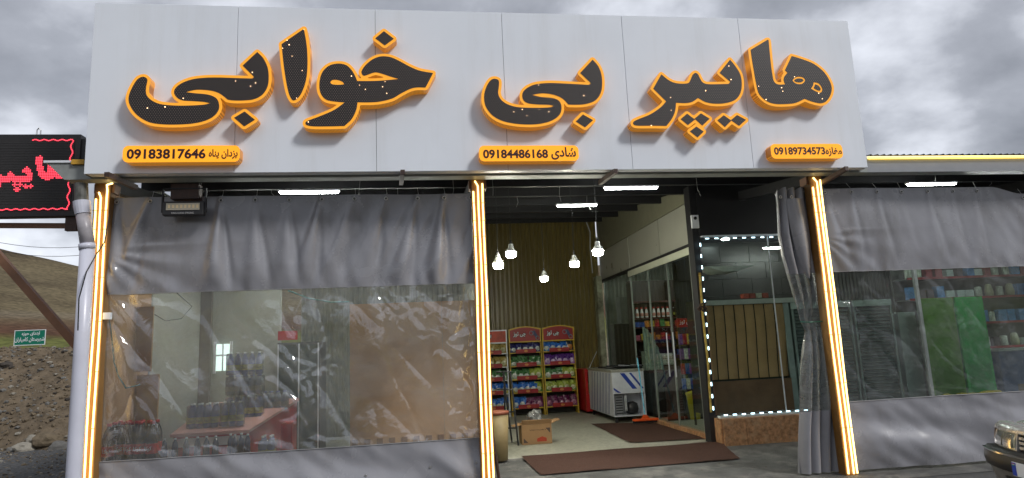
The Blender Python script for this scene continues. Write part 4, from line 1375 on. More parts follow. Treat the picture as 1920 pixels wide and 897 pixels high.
# ------------------------------------------------------------------ glass wall of the inner shop, X = 4.2
gw = empty('glass_wall', (4.2, 12.3, .12), 'glass wall with sliding doors along the right side of the open bay', 'glass wall')
go = Vector((-4.2, -12.3, -.12))
m_soffit = mat('pale_wall_board', (.40, .40, .34), .30, var=.06, vscale=2, spec=.6)
for i, (ya, yb) in enumerate(((9.62, 11.15), (11.19, 12.95), (12.99, 15.28))):
    MB().box(4.2, 4.24, ya, yb, 3.12, 3.78).build('wall_board', m_soffit, gw, loc=go)
MB().add([(4.19, 9.62, 3.79), (4.19, 15.28, 3.79), (4.19, 15.28, ROOF(15.28)), (4.19, 9.62, ROOF(9.62) - .02), (4.24, 9.62, 3.79), (4.24, 15.28, 3.79), (4.24, 15.28, ROOF(15.28)), (4.24, 9.62, ROOF(9.62) - .02)], [(0, 3, 2, 1), (4, 5, 6, 7), (0, 1, 5, 4)]).build('upper_wall', mat('olive_board', (.22, .215, .15), .6, var=.1), gw, loc=go)
MB().box(4.17, 4.26, 9.6, 15.28, 3.06, 3.117).build('frame_rail', m_black, gw, loc=go)
MB().box(4.14, 4.168, 9.62, 12.95, 2.94, 3.055).build('door_track_cover', mat('cream_aluminium', (.55, .57, .45), .4, var=.05), gw, loc=go)
for y in (9.86, 10.9, 11.9, 12.97, 15.0):
    MB().box(4.185, 4.215, y - .012, y + .012, .12, 3.058).build('mullion', mat('dull_aluminium', (.30, .32, .29), .45, metal=.4), gw, loc=go)
for (ya, yb) in ((9.62, 9.845), (9.875, 10.885), (10.915, 11.885), (11.915, 12.955), (12.985, 14.985)):
    MB().box(4.195, 4.201, ya, yb, .2, 3.055).build('pane', m_glass, gw, loc=go)
MB().box(4.14, 4.25, 9.60, 15.2, .121, .195).build('sill', m_stone, gw, loc=go)
MB().tube([(4.15, 11.05, 1.0), (4.15, 11.05, 1.75)], .012, 8).build('door_handle', m_steelfilm, gw, loc=go)
MB().tube([(4.15, 10.75, 1.0), (4.15, 10.75, 1.75)], .012, 8).build('door_handle', m_steelfilm, gw, loc=go)
# black corner post and black panel above the led glass
pt_ = empty('corner_post', (4.1, 9.45, 0), 'black corner post between the glass wall and the LED framed shop window', 'post')
MB().box(4.06, 4.16, 9.36, 9.56, .12, 3.95).build('shaft', m_black, pt_, loc=(-4.1, -9.45, 0))
a = PY(1299, 404, 9.33)
MB().box(a.x - .03, a.x + .08, 9.31, 9.355, a.z - .2, a.z).build('control_box', m_white, pt_, loc=(-4.1, -9.45, 0))
sm = MB(); sm.tube([(a.x + .025, 9.30, a.z - .05), (a.x + .025, 9.309, a.z - .05)], .025, 12)
sm.build('dial', m_black, pt_, loc=(-4.1, -9.45, 0))
MB().prism([(4.072, 9.352, .55), (4.10, 9.352, .55), (4.125, 9.352, 1.3), (4.11, 9.352, 2.0), (4.125, 9.352, 2.6), (4.095, 9.352, 2.6), (4.08, 9.352, 2.0), (4.095, 9.352, 1.3)], (0, -.012, 0)).build('foam_seam', mat('yellow_foam', (.42, .27, .05), .8, var=.3, vscale=20, bump=.5), pt_, loc=(-4.1, -9.45, 0))
bh = MB(); bh.tube([(4.06, 9.33, 2.02), (4.02, 9.33, 2.06), (4.05, 9.3, 2.1), (4.14, 9.3, 2.06), (4.16, 9.3, 2.0), (4.08, 9.3, 2.03), (4.05, 9.31, 2.12), (4.14, 9.29, 2.14)], .014, 6)
bh.build('cable_bundle', m_rust, pt_, loc=(-4.1, -9.45, 0))
tag(MB().box(4.165, 12.3, 9.34, 9.44, 3.16, ROOF(9.4) - .13).build('black_wall', m_black), 'black panel wall above the LED framed shop window', 'wall')

# LED framed glass front
sf = empty('shop_window', (5.6, 9.32, .12), 'dark shop window framed by white LED modules above the travertine ledge', 'shop window')
fo = Vector((-5.6, -9.32, -.12))
MB().box(4.17, 5.23, 9.317, 9.323, .50, 3.13).build('pane', m_glass, sf, loc=fo)
MB().box(5.25, 7.60, 9.317, 9.323, .50, 3.13).build('pane', m_glass, sf, loc=fo)
MB().box(7.66, 12.2, 9.317, 9.323, .50, 3.13).build('pane', m_glass, sf, loc=fo)
MB().box(5.234, 5.246, 9.31, 9.33, .50, 3.13).build('mullion', m_steelfilm, sf, loc=fo)
MB().box(7.605, 7.655, 9.29, 9.34, .50, 3.13).build('mullion', mat('pale_frame', (.45, .47, .47), .4), sf, loc=fo)
MB().box(4.17, 12.2, 9.27, 9.335, 3.133, 3.157).build('top_frame', m_steelfilm, sf, loc=fo)
MB().box(4.17, 12.2, 9.22, 9.335, .473, .498).build('bottom_frame', mat('led_tray', (.55, .6, .6), .4), sf, loc=fo)


def led(x, z, vert):
    l_ = MB()
    if vert:
        l_.box(-.008, .008, -.005, 0, -.026, .026)
    else:
        l_.box(-.028, .028, -.005, 0, -.007, .007)
    return l_.build('led_module', m_led, sf, loc=Vector((x, 9.262 if not vert else 9.31, z)) + fo)


for k in range(15):
    z = PY(1316, 455 + k * 23.2, 9.31).z
    led(PY(1314 + 1.75 * k, 470 + k * 22, 9.31).x, 3.02 - k * .172, True)
for k in range(9):
    led(4.24 + k * .148, 3.105, False)
for k in range(10):
    led(4.27 + k * .138, .512, False)
# ledge tiles
lg = empty('stone_ledge', (5.6, 9.4, .12), 'travertine tiled ledge below the LED framed shop window', 'ledge')
MB().box(4.20, 12.2, 9.16, 9.62, .0, .452).build('core', mat('ledge_core', (.25, .2, .16), .8), lg, loc=(-5.6, -9.4, -.12))
xs = [4.16, 4.50, 5.03, 5.43, 5.95, 6.45, 6.95, 7.5, 8.0, 8.5, 9.0]
for a_, b2 in zip(xs, xs[1:]):
    MB().box(a_ + .002, b2 - .002, 9.13, 9.158, .09, .468, bev=.002).build('tile', m_stone, lg, loc=Vector((-5.6 + random.uniform(-.001, .001), -9.4 + random.uniform(-.002, .001), -.12)))
MB().box(4.13, 4.158, 9.16, 9.60, .09, .468, bev=.002).build('tile', m_stone, lg, loc=(-5.6, -9.4, -.12))
MB().box(4.13, 12.2, 9.16, 9.26, .453, .471).build('top_slab', m_stone, lg, loc=(-5.6, -9.4, -.12))

# ------------------------------------------------------------------ coolers behind the LED window
cb = empty('cooler_unit', (4.9, 9.75, .12), 'tall cooler with brown strips over a brown base board behind the LED framed window', 'cooler')
cbo = Vector((-4.9, -9.75, -.12))
xa, xb = 4.28, 5.62
MB().box(xa, xb, 9.85, 10.4, .45, 2.22).build('cabinet', mat('cooler_dark', (.02, .018, .016), .4), cb, loc=cbo)
m_strip = mat('tan_slat', (.42, .25, .12), .35, var=.2, vscale=2)
for k in range(8):
    x0_ = xa + .03 + k * (xb - xa) / 8
    MB().grid(lambda u, v, x0_=x0_: (x0_ + .150 * u, 9.80 - .012 * math.sin(PI * u) - .0 + .03 * math.cos(v * PI * 1.2), .98 + 1.14 * v), 5, 10).build('slat', m_strip, cb, smooth=True, loc=cbo)
MB().box(xa, xb, 9.74, 9.765, .46, .955).build('base_board', mat('walnut_board', (.17, .085, .048), .4, var=.25, vscale=3), cb, loc=cbo)
MB().box(xa, xb + .25, 9.74, 9.79, 2.125, 2.20).build('top_trim', mat('pale_trim', (.45, .46, .44), .4), cb, loc=cbo)
MB().box(xb + .01, xb + .10, 9.76, 9.79, .45, 2.12).build('side_trim', mat('grey_trim', (.25, .29, .29), .4), cb, loc=cbo)
boxes = [('red and white box row on top of the cooler, leftmost', 5.05, (.35, .06, .04)), ('red and white box on top of the cooler, second', 5.16, (.3, .05, .04)), ('pale box on top of the cooler, third', 5.27, (.4, .38, .3)), ('red box on top of the cooler, rightmost', 5.38, (.32, .05, .03))]
for lb, x, c_ in boxes:
    tag(MB().box(x, x + .10, 9.9, 10.0, 2.222, 2.30, bev=.003).build('small_box', mat('bx%.2f' % x, c_, .5, var=.3, vscale=30)), lb, 'box', 'small boxes on the cooler')


def coil_panel(x0_, x1_, y, z0_, z1_, lb):
    o = empty('condenser_panel', ((x0_ + x1_) / 2, y, z0_), lb, 'cooler back', 'cooler backs with condenser coils')
    wv = x1_ - x0_; h = z1_ - z0_
    MB().box(-wv / 2, wv / 2, .03, .5, 0, h).build('cabinet', mat('cooler_back', (.13, .16, .165), .45, var=.1), o)
    n = int(h / .055)
    pp = []
    for k in range(n):
        z = .05 + k * .055
        s = 1 if k % 2 else -1
        pp += [(s * (wv / 2 - .05), 0, z), (s * (wv / 2 - .05) * -1, 0, z)] if False else [(-s * (wv / 2 - .05), 0.012, z), (s * (wv / 2 - .05), 0.012, z)]
    MB().tube(pp, .008, 5).build('coil', mat('coil_black', (.03, .035, .04), .4), o)
    MB().box(-wv / 2, wv / 2, -.0, .029, h - .10, h).build('top_rail', mat('pale_rail', (.42, .48, .47), .4), o)
    for sx in (-wv / 2, wv / 2 - .03):
        MB().box(sx, sx + .03, -.0, .029, 0, h - .102).build('side_rail', mat('grey_rail', (.22, .26, .26), .4), o)


coil_panel(5.76, 6.28, 9.75, .47, 2.12, 'narrow condenser coil panel seen beside the gathered curtain')
coil_panel(6.34, 6.78, 9.75, .47, 2.12, 'condenser coil panel just right of the right column')
coil_panel(6.82, 7.50, 9.75, .47, 2.12, 'widest condenser coil panel left of the pale window post')
tag(MB().box(7.66, 7.98, 9.85, 10.2, .47, 1.90, bev=.01).build('white_appliance', mat('grey_appliance', (.30, .34, .33), .45, var=.1)), 'tall pale appliance right of the pale window post', 'appliance')
# dark brick-like tiled wall deep behind the LED window
tw = empty('dark_tiled_wall', (6.2, 12.2, .12), 'dark wall of large tiles deep behind the LED framed window', 'wall')
for r_ in range(4):
    for c_i in range(4):
        x0_ = 4.9 + c_i * .62 + (.3 if r_ % 2 else 0); z0_ = 2.1 + r_ * .33
        MB().box(x0_, x0_ + .612, 12.2, 12.23, z0_, z0_ + .322).build('tile', mat('dark_slate', (.022, .020, .019), .4, var=.25, vscale=3), tw, loc=(-6.2, -12.2, -.12))
MB().box(4.85, 8.0, 12.235, 12.3, .12, 3.6).build('core', mat('wall_core', (.02, .02, .02), .6), tw, loc=(-6.2, -12.2, -.12))
m_awn = mat('white_sheet', (.6, .6, .6), .6)
a = PY(1322, 500, 10.3); b_ = PY(1415, 498, 10.3)
tag(MB().prism([a, (a + b_) / 2 + Vector((-.12, 0, -.09)), (a + b_) / 2 + Vector((.12, 0, -.09)), b_], (0, .5, 0)).build('white_canopy', m_awn), 'white shallow hanging cover above the cooler behind the LED framed window', 'cover')

# ceiling of shop
tag(MB().box(4.26, 12.3, 9.46, 15.4, 3.50, 3.56).build('shop_ceiling', m_dark), 'dark ceiling of the shop behind the glass', 'ceiling')
m_spot = emis('round_downlight', (.9, 1.0, 1.0), 60)
for i, (px, py) in enumerate(((1360, 449), (1410, 463), (1361, 478), (1393, 487), (1455, 474))):
    p = PZ(px, py, 3.492)
    o = MB().lathe([(.075, 0), (.07, -.012)], n=20).build('downlight', m_spot, loc=(min(8, p.x), min(14.9, max(9.7, p.y)), 3.494))
    tag(o, '%s round ceiling downlight from the left behind the LED framed window' % ORD[i], 'downlight', 'round ceiling downlights')

# ------------------------------------------------------------------ shelving seen through the glass wall
sh = empty('stock_shelf', (5.5, 13.9, .12), 'brown shelf unit of goods seen through the glass wall', 'shelf')
sho = Vector((-5.5, -13.9, -.12))
m_shelf = mat('dark_red_shelf', (.09, .02, .018), .45, var=.1)
for z in (.95, 1.28, 1.62, 1.90, 2.10, 2.45):
    MB().box(4.42, 6.6, 13.6, 13.95, z, z + .025).build('shelf', m_shelf, sh, loc=sho)
MB().box(4.42, 6.6, 13.96, 13.98, .12, 2.95).build('back_panel', mat('dark_brown_panel', (.05, .035, .028), .5), sh, loc=sho)
for x in (4.40, 5.28, 6.61):
    MB().box(x, x + .018, 13.6, 13.955, .12, 2.9).build('side_panel', mat('dark_wood_side', (.04, .025, .02), .4), sh, loc=sho)
sbm = (MB().lathe([(.030, 0), (.034, .01), (.036, .10), (.028, .15), (.014, .19)], n=10).mesh('spray_body', mat('spray_white', (.7, .7, .68), .4), True),
       MB().box(-.035, .018, -.010, .010, .19, .222, bev=.003).mesh('trigger_head', m_red),
       MB().lathe([(.0365, .03), (.037, .10)], n=10).mesh('spray_label', mat('spray_label', (.55, .25, .2), .5, var=.4, vscale=40), True))
for i in range(7):
    x = 4.52 + i * .105 + (.06 if i > 2 else 0)
    o = empty('spray_bottle', (x, 13.68, 2.126), '%s spray bottle with a red trigger from the left on the upper shelf' % ORD[i], 'spray bottle', 'spray bottles with red triggers')
    link('spray_body', sbm[0], o); link('trigger_head', sbm[1], o); link('label_band', sbm[2], o)
tiny = bottle_meshes(.20, .022, m_cola, m_wcap, mat('ylabel', (.5, .5, .05), .5), 'tiny')
for i in range(9):
    put_bottle(tiny, (5.34 + i * .072, 13.68, 2.126), '%s small dark bottle from the left beside the spray bottles' % ORD[i], 'small dark bottles on the upper shelf')
cbx = {}
kinds = [('yellow', (.55, .4, .05)), ('red', (.4, .03, .03)), ('white', (.6, .6, .55)), ('purple', (.2, .07, .28)), ('blue', (.04, .1, .4)), ('green', (.06, .25, .08)), ('orange', (.55, .18, .03)), ('pink', (.5, .12, .2))]
for nme, cc in kinds:
    cbx[nme] = MB().box(-.045, .045, -.03, .03, 0, .13, bev=.006).mesh('pack', mat('pack_' + nme, cc, .35, var=.5, vscale=35, detail=2))
rr_ = random.Random(9)
for r_, (z, nm) in enumerate(((1.646, 'third'), (1.926, 'second'), (1.306, 'fourth'))):
    for i in range(18):
        x = 4.5 + i * .112
        if 5.24 < x < 5.32: continue
        if z == 1.306 and x < 5.3: continue
        nme = rr_.choice([k[0] for k in kinds])
        o = link('pack', cbx[nme], None, (x, 13.68 + rr_.uniform(-.01, .02), z), (0, 0, rr_.uniform(-.2, .2)))
        o.scale = (1, 1, rr_.uniform(.75, 1.25))
        tag(o, '%s packet, %s from the left on the %s shelf behind the glass' % (nme, ORD[i], nm), 'packet', 'packets on the shelf behind the glass')
# stack of cups / white plastic cover
ca, cb_, cc_ = PY(1204, 613, 13.0), PY(1236, 640, 13.0), PY(1248, 672, 13.0)
tag(MB().grid(lambda u, v: (ca.x + (cc_.x - ca.x) * u, 13.0 + .03 * math.sin(u * 44) + .02 * noise.noise((u * 5, v * 3, 0)), .12 + .92 + (max(.05, (ca.z - 1.04) * (1 - u ** 1.8))) * v), 60, 8).build('plastic_cover', mat('milky_plastic', (.30, .37, .33), .3, var=.2, vscale=9), smooth=True), 'milky plastic sheet draped over goods behind the glass wall', 'plastic sheet')
eg = 0
for r_ in range(3):
    for c_i in range(4):
        x = 4.64 + c_i * .09 - .01 * r_
        tag(MB().box(x, x + .085, 13.0, 13.2, 1.04 + r_ * .11, 1.04 + r_ * .11 + .10, bev=.006).build('white_tray', mat('egg_white', (.55, .55, .50), .6, var=.4, vscale=30)), 'white tray %s from the left, %s row up, on the counter behind the glass' % (ORD[c_i], ORD[r_]), 'tray', 'white trays on the counter')
tag(MB().box(4.40, 4.53, 13.0, 13.25, 1.04, 1.42, bev=.006).build('roll_bundle', mat('roll_white', (.42, .45, .38), .6, var=.3, vscale=14)), 'pale bundle of rolls at the left end of the counter behind glass', 'bundle')
ct = empty('counter', (5.2, 12.9, .12), 'dark counter behind the glass wall', 'counter')
MB().box(-.8, .95, -.1, .35, 0, .87).build('cabinet', mat('black_brown', (.03, .018, .015), .35), ct)
MB().box(-.83, .98, -.12, .37, .872, .915).build('counter_top', m_shelf, ct)
tag(MB().box(PY(1246, 700, 12.2).x, PY(1276, 700, 12.2).x, 12.2, 12.24, .12, 1.16, bev=.004).build('walnut_door', mat('dark_walnut', (.05, .02, .014), .35, var=.2)), 'dark walnut door leaf below the white trays behind the glass', 'door')
# hanging snack stand nearer
STX = PY(1291, 640, 11.4).x
st = empty('snack_stand', (STX, 11.4, .12), 'small stand of hanging snacks under a red sign behind the glass', 'stand')
MB().tube([(0, 0, 0), (0, 0, 2.0)], .02, 8).build('pole', m_black, st)
MB().box(-.19, .12, -.02, .02, 1.72, 1.88, bev=.01).build('red_sign', m_red, st)
text(shape('چی توز'), (-.03, -.022, 1.80), .24, .09, m_white, st, bold=.02)
rr_ = random.Random(4)
for r_ in range(4):
    MB().box(-.23, .24, -.16, .02, .62 + r_ * .26, .63 + r_ * .26).build('shelf', m_black, st)
    for i in range(6):
        nme = rr_.choice(['yellow', 'blue', 'purple', 'pink', 'red', 'white'])
        o = link('pack', cbx[nme], None, (STX - .19 + i * .075, 11.4 - .10, .12 + .632 + r_ * .26), (0, 0, rr_.uniform(-.2, .2)))
        o.scale = (.75, 1, 1.45)
        tag(o, '%s packet, %s from the left on the %s tier of the snack stand' % (nme, ORD[i], ['lowest', 'second', 'third', 'top'][r_]), 'packet', 'packets on the small snack stand')
# mops, yellow bin
bn = empty('yellow_bin', (PY(1297, 735, 12.3).x, 12.3, .12), 'yellow plastic bin behind the glass door', 'bin')
MB().lathe([(.12, 0), (.16, .45), (.17, .46)], n=16).build('body', mat('yellow_plastic', (.6, .5, .02), .4), bn, smooth=True)
MB().lathe([(.175, .461), (.17, .50), (.05, .54)], n=16).build('lid', mat('yellow_plastic', (.6, .5, .02), .4), bn, smooth=True)
# office part: dark cupboard and pale cabinet at far left of the glass wall
tag(MB().box(4.35, 4.95, 14.95, 15.3, .12, 2.05).build('dark_cupboard', mat('cupboard_dark', (.035, .028, .025), .5)), 'dark open cupboard in the far corner behind the glass wall', 'cupboard')
cb2 = empty('wall_cabinet', (4.7, 15.0, 2.07), 'pale grey cabinet on top of the dark cupboard behind the glass', 'cabinet')
MB().box(-.15, .30, 0, .3, 0, .62).build('body', mat('cab_grey', (.28, .29, .26), .5), cb2)
MB().box(-.145, .065, -.02, -.002, .01, .61).build('door', mat('cab_grey2', (.20, .20, .18), .5), cb2)

# ------------------------------------------------------------------ snack racks
def bag_mesh(h, w_, seed2, mA, mB, mC):
    nu, nv = 8, 10
    rg = random.Random(seed2)
    ox = rg.uniform(0, 50)
    g_ = MB()

    def f(sgn):
        def q(u, v):
            th = .030 * (math.sin(PI * u) ** .55) * (math.sin(PI * v) ** .5 if 0 < v < 1 else 0)
            th += .006 * noise.noise((u * 4 + ox, v * 4, sgn))
            if v in (0, 1) or u in (0, 1): th = 0
            x = (u - .5) * w_ * (1 - .08 * math.sin(PI * v))
            return (x, -sgn * th, v * h)
        return q
    g_.grid(f(1), nu, nv); n1__ = len(g_.f)
    g_.grid(f(-1), nu, nv, flip=True)
    for k, fc in enumerate(g_.f):
        c = sum((Vector(g_.v[i]) for i in fc), Vector()) / len(fc)
        e_ = (c.x / (w_ * .33)) ** 2 + ((c.z - h * .38) / (h * .24)) ** 2
        g_.mi[k] = 2 if e_ < 1 else (0 if c.z > h * .55 else 1)
    if any(g_.mi): pass
    return g_.mesh('snack_bag', [mA, mB, mC], True)


def bm_(n, c): return mat('foil_' + n, c, .28, var=.25, vscale=18, detail=2, spec=.6)


W_ = bm_('white', (.55, .58, .55))
BAG = {
    'navy and white': (bm_('navy', (.03, .03, .14)), bm_('navy2', (.06, .07, .2)), W_),
    'blue': (bm_('blue', (.02, .13, .5)), bm_('blue2', (.03, .2, .55)), W_),
    'dark': (bm_('dark', (.015, .02, .03)), bm_('dark2', (.05, .03, .05)), bm_('orangefoil', (.5, .2, .05))),
    'purple': (bm_('purple', (.10, .03, .22)), bm_('purple2', (.25, .10, .35)), bm_('lilac', (.42, .28, .5))),
    'green and white': (bm_('green', (.05, .16, .05)), bm_('green2', (.3, .4, .25)), W_),
    'lime': (bm_('lime', (.32, .40, .06)), bm_('lime2', (.12, .24, .05)), bm_('cream', (.5, .5, .3))),
    'blue and yellow': (bm_('blue', (.02, .13, .5)), bm_('yel', (.5, .45, .10)), W_),
    'maroon': (bm_('maroon', (.12, .015, .07)), bm_('maroon2', (.2, .05, .16)), bm_('pinkfoil', (.45, .2, .3))),
    'yellow': (bm_('yellowb', (.35, .27, .08)), bm_('yellowb2', (.28, .20, .06)), bm_('cream', (.5, .5, .3))),
}
BM = {k: [bag_mesh(.21, .16, i * 3 + j, *v) for j in range(3)] for i, (k, v) in enumerate(BAG.items())}
RKY = 14.62


def rack(x0_, x1_, lb, rname, headcol, arch, rows, word, cols=5, motif=True, trimm=None):
    w2 = x1_ - x0_
    o = empty('snack_rack', ((x0_ + x1_) / 2, RKY, .12), lb, 'snack rack', 'snack display racks')
    tm = trimm or m_yel
    h = w2 / 2
    ztop = 1.93
    for s in (-h, h - .022):
        lg_ = MB(); lg_.prism([(s, .02, 0), (s, .38, 0), (s, .30, ztop - .30), (s, .14, ztop - .30)], (.022, 0, 0))
        lg_.build('side_frame', tm, o)
    MB().box(-h + .024, h - .024, .30, .312, .02, 1.62).build('back_panel', mat('rack_dark', (.03, .025, .02), .6), o)
    # header with arched top
    n = 12
    ar = [(-h + w2 * k / n, .10, 1.60 + (.30 + (.06 * math.sin(PI * k / n) if arch else 0))) for k in range(n + 1)]
    pts = [(-h, .10, 1.60)] + ar + [(h, .10, 1.60)]
    hd = MB().prism(pts[::-1], (0, .03, 0)).build('header', tm, o)
    ins = .028
    pts2 = [(-h + ins, .094, 1.60 + ins)] + [((-h + ins) + (w2 - 2 * ins) * k / n, .094, 1.60 - ins + (.30 + (.06 * math.sin(PI * k / n) if arch else 0))) for k in range(n + 1)] + [(h - ins, .094, 1.60 + ins)]
    MB().prism(pts2[::-1], (0, .004, 0)).build('header_print', headcol, hd)
    if word:
        text(shape(word), (-w2 * .17, .089, 1.775), w2 * .42, .135, m_seam, hd, bold=.10)
        text(shape(word), (-w2 * .17, .087, 1.775), w2 * .38, .12, m_white, hd, bold=.02)
    if motif:   # plain racing motorcycle motif as flat print
        mo = MB()
        for (cx, cz, r) in ((w2 * .20, 1.80, .045), (w2 * .38, 1.69, .04)):
            ring = [(cx + r * math.cos(q), .086, cz + r * math.sin(q)) for q in np.linspace(0, 2 * PI, 13)]
            mo.tube(ring, .009, 5, cap=False)
        mo.prism([(w2 * .20, .088, 1.83), (w2 * .30, .088, 1.86), (w2 * .40, .088, 1.72), (w2 * .34, .088, 1.68), (w2 * .27, .088, 1.75)], (0, -.003, 0), 1)
        mo.build('motorcycle_print', [mat('print_grey', (.2, .2, .22), .5), mat('print_navy', (.04, .05, .12), .5)], hd)
    zs = (1.375, 1.08, .79, .50, .17)
    for r_, z in enumerate(zs):
        dep = .02 + .03 * r_ * .0
        y0_ = .03 + (4 - r_) * .012
        MB().box(-h + .024, h - .024, y0_, .298, z - .012, z).build('shelf', mat('rack_shelf', (.12, .09, .03), .5), o)
        lipw = h * .62
        lp_ = MB().box(-h + .01, h - .01, y0_ - .012, y0_ - .002, z - .016, z + .006)
        lp_.build('shelf_edge', tm, o)
        pb_ = MB().box(-lipw, lipw, y0_ - .020, y0_ - .0125, z - .014, z + .075).build('price_board', m_redprint, o)
        MB().prism([(q[0] * .045, y0_ - .021, z + .03 + q[1] * .028) for q in [(math.cos(k * PI / 5), math.sin(k * PI / 5)) for k in range(10)][::-1]], (0, -.002, 0)).build('emblem', mat('emblem_orange', (.55, .2, .05), .5), pb_)
        kind = rows[r_]
        for i in range(cols):
            kk_ = kind if isinstance(kind, str) else kind[min(i * len(kind) // cols, len(kind) - 1)]
            x = -h + .10 + (w2 - .20) * i / max(1, cols - 1)
            me = random.choice(BM[kk_])
            b2 = link('snack_bag', me, None, Vector((o.location.x + x, RKY + y0_ + .06 + random.uniform(-.01, .02), .12 + z + .002)), (random.uniform(-.28, -.05), random.uniform(-.13, .13), random.uniform(-.35, .35)))
            s_ = random.uniform(.88, 1.06) * (1.0 if w2 > .6 else .95)
            b2.scale = (s_, s_, s_ * random.uniform(.85, 1.05) * (.78 if kk_ in ('green and white',) and r_ == 1 else 1))
            tag(b2, '%s bag, %s from left, %s shelf of the %s snack rack' % (kk_, ORD[i], ['top', 'second', 'middle', 'fourth', 'bottom'][r_], rname), 'snack bag', 'snack bags on the display racks')
            if random.random() < .85:
                b3 = link('snack_bag', random.choice(BM[kk_]), None, Vector((b2.location.x + random.uniform(-.04, .04), RKY + .20, .12 + z + .002)), (random.uniform(-.1, .05), random.uniform(-.1, .1), random.uniform(-.3, .3)))
                b3.scale = (s_, s_, s_ * 1.1)
                tag(b3, 'rear %s bag behind the %s front bag, %s shelf, %s rack' % (kk_, ORD[i], ['top', 'second', 'middle', 'fourth', 'bottom'][r_], rname), 'snack bag', 'snack bags on the display racks')


rack(1.06, 1.795, 'leftmost snack rack with a square red header, partly hidden by the middle column', 'leftmost', mat('orange_red_print', (.45, .05, .02), .5, var=.35, vscale=7), False, ['yellow', 'yellow', 'green and white', 'blue and yellow', 'blue and yellow'], 'پفک', 5, False, m_white)
rack(1.835, 2.575, 'middle snack rack with an arched red header trimmed in yellow', 'middle', m_redprint, True, ['navy and white', 'green and white', ['green and white', 'lime'], ['blue and yellow', 'blue and yellow', 'lime'], ['blue', 'maroon', 'maroon']], 'چی توز', 5)
rack(2.60, 3.34, 'rightmost snack rack with an arched red header trimmed in yellow', 'rightmost', m_redprint, True, [['blue', 'blue', 'dark'], 'purple', ['green and white', 'lime'], 'lime', 'maroon'], 'چی توز', 5)

# ------------------------------------------------------------------ freezers, squeegee
FX0, FX1, FY0, FY1, FZ0, FZ1 = 3.47, 4.10, 12.3, 14.15, .24, 1.06
fz = empty('steel_freezer', (FX0, FY0, .12), 'steel chest freezer wrapped in blue striped film against the glass wall', 'freezer')
fzo = Vector((-FX0, -FY0, -.12))
MB().box(FX0, FX1, FY0 + .30, FY1, FZ0, FZ1, bev=.008).build('body', m_steelfilm, fz, loc=fzo)
MB().box(FX0, FX1, FY0, FY0 + .298, .66, FZ1, bev=.006).build('front_hood', m_steelfilm, fz, loc=fzo)
MB().box(FX0 - .01, FX1 + .01, FY0 - .015, FY1 + .01, FZ1 + .002, FZ1 + .05, bev=.005).build('rim', mat('dull_steel', (.35, .35, .3), .4, metal=.4, var=.2), fz, loc=fzo)
cmpb = MB(); cmpb.box(FX0, FX0 + .02, FY0, FY0 + .298, FZ0, .658); cmpb.box(FX1 - .02, FX1, FY0, FY0 + .298, FZ0, .658); cmpb.box(FX0 + .021, FX1 - .021, FY0, FY0 + .298, FZ0, FZ0 + .02)
cmpb.build('compressor_bay', m_steelfilm, fz, loc=fzo)
MB().lathe([(.02, 0), (.11, .02), (.13, .10), (.11, .20), (.03, .24)], c=(FX0 + .40, FY0 + .16, FZ0 + .022), n=16).build('compressor', m_black, fz, smooth=True, loc=fzo)
gr = MB(); gr.box(FX0 + .05, FX0 + .20, FY0 + .05, FY0 + .08, FZ0 + .022, .62)
gr.build('coil_block', mat('fin_grey', (.35, .37, .38), .4, metal=.5), fz, loc=fzo)
for k in range(7):
    MB().box(FX0 + .06, FX0 + .19, FY0 + .04, FY0 + .048, FZ0 + .05 + k * .048, FZ0 + .07 + k * .048).build('fin', m_black, fz, loc=fzo)
MB().box(FX0 + .22, FX0 + .27, FY0 + .02, FY0 + .024, FZ0 + .10, .64).build('perforated_strip', mat('perf', (.3, .32, .33), .4), fz, loc=fzo)
# blue diagonal film stripes on both visible faces
for k in range(8):
    y = FY0 + .12 + k * .22
    st_ = MB(); st_.prism([(FX0 - .003, y + .22, FZ0 + .02), (FX0 - .003, y + .255, FZ0 + .02), (FX0 - .003, y + .055, FZ1 - .02), (FX0 - .003, y + .02, FZ1 - .02)], (-.001, 0, 0))
    if y + .26 < FY1: st_.build('film_stripe', m_bluefilm, fz, loc=fzo)
for (xa_, xb_, wv) in ((FX0 + .16, FX0 + .42, .09), (FX0 + .34, FX0 + .60, .045)):
    MB().prism([(xa_, FY0 - .002, FZ1 - .02), (xa_ + wv, FY0 - .002, FZ1 - .02), (xb_ + wv - .03, FY0 - .002, .74), (xb_ - .03, FY0 - .002, .74)][::-1], (0, -.001, 0)).build('film_stripe', m_bluefilm, fz, loc=fzo)
MB().prism([(FX0 + .02, FY0 - .002, .78), (FX0 + .16, FY0 - .002, .68), (FX0 + .10, FY0 - .002, .68), (FX0 + .02, FY0 - .002, .74)][::-1], (0, -.001, 0)).build('film_stripe', m_bluefilm, fz, loc=fzo)
for (x, y) in ((FX0 + .05, FY0 + .06), (FX1 - .05, FY0 + .06), (FX0 + .05, FY1 - .08), (FX1 - .05, FY1 - .08)):
    MB().tube([(x - .015, y, .165), (x + .015, y, .165)], .044, 12).build('caster', m_black, fz, loc=fzo)
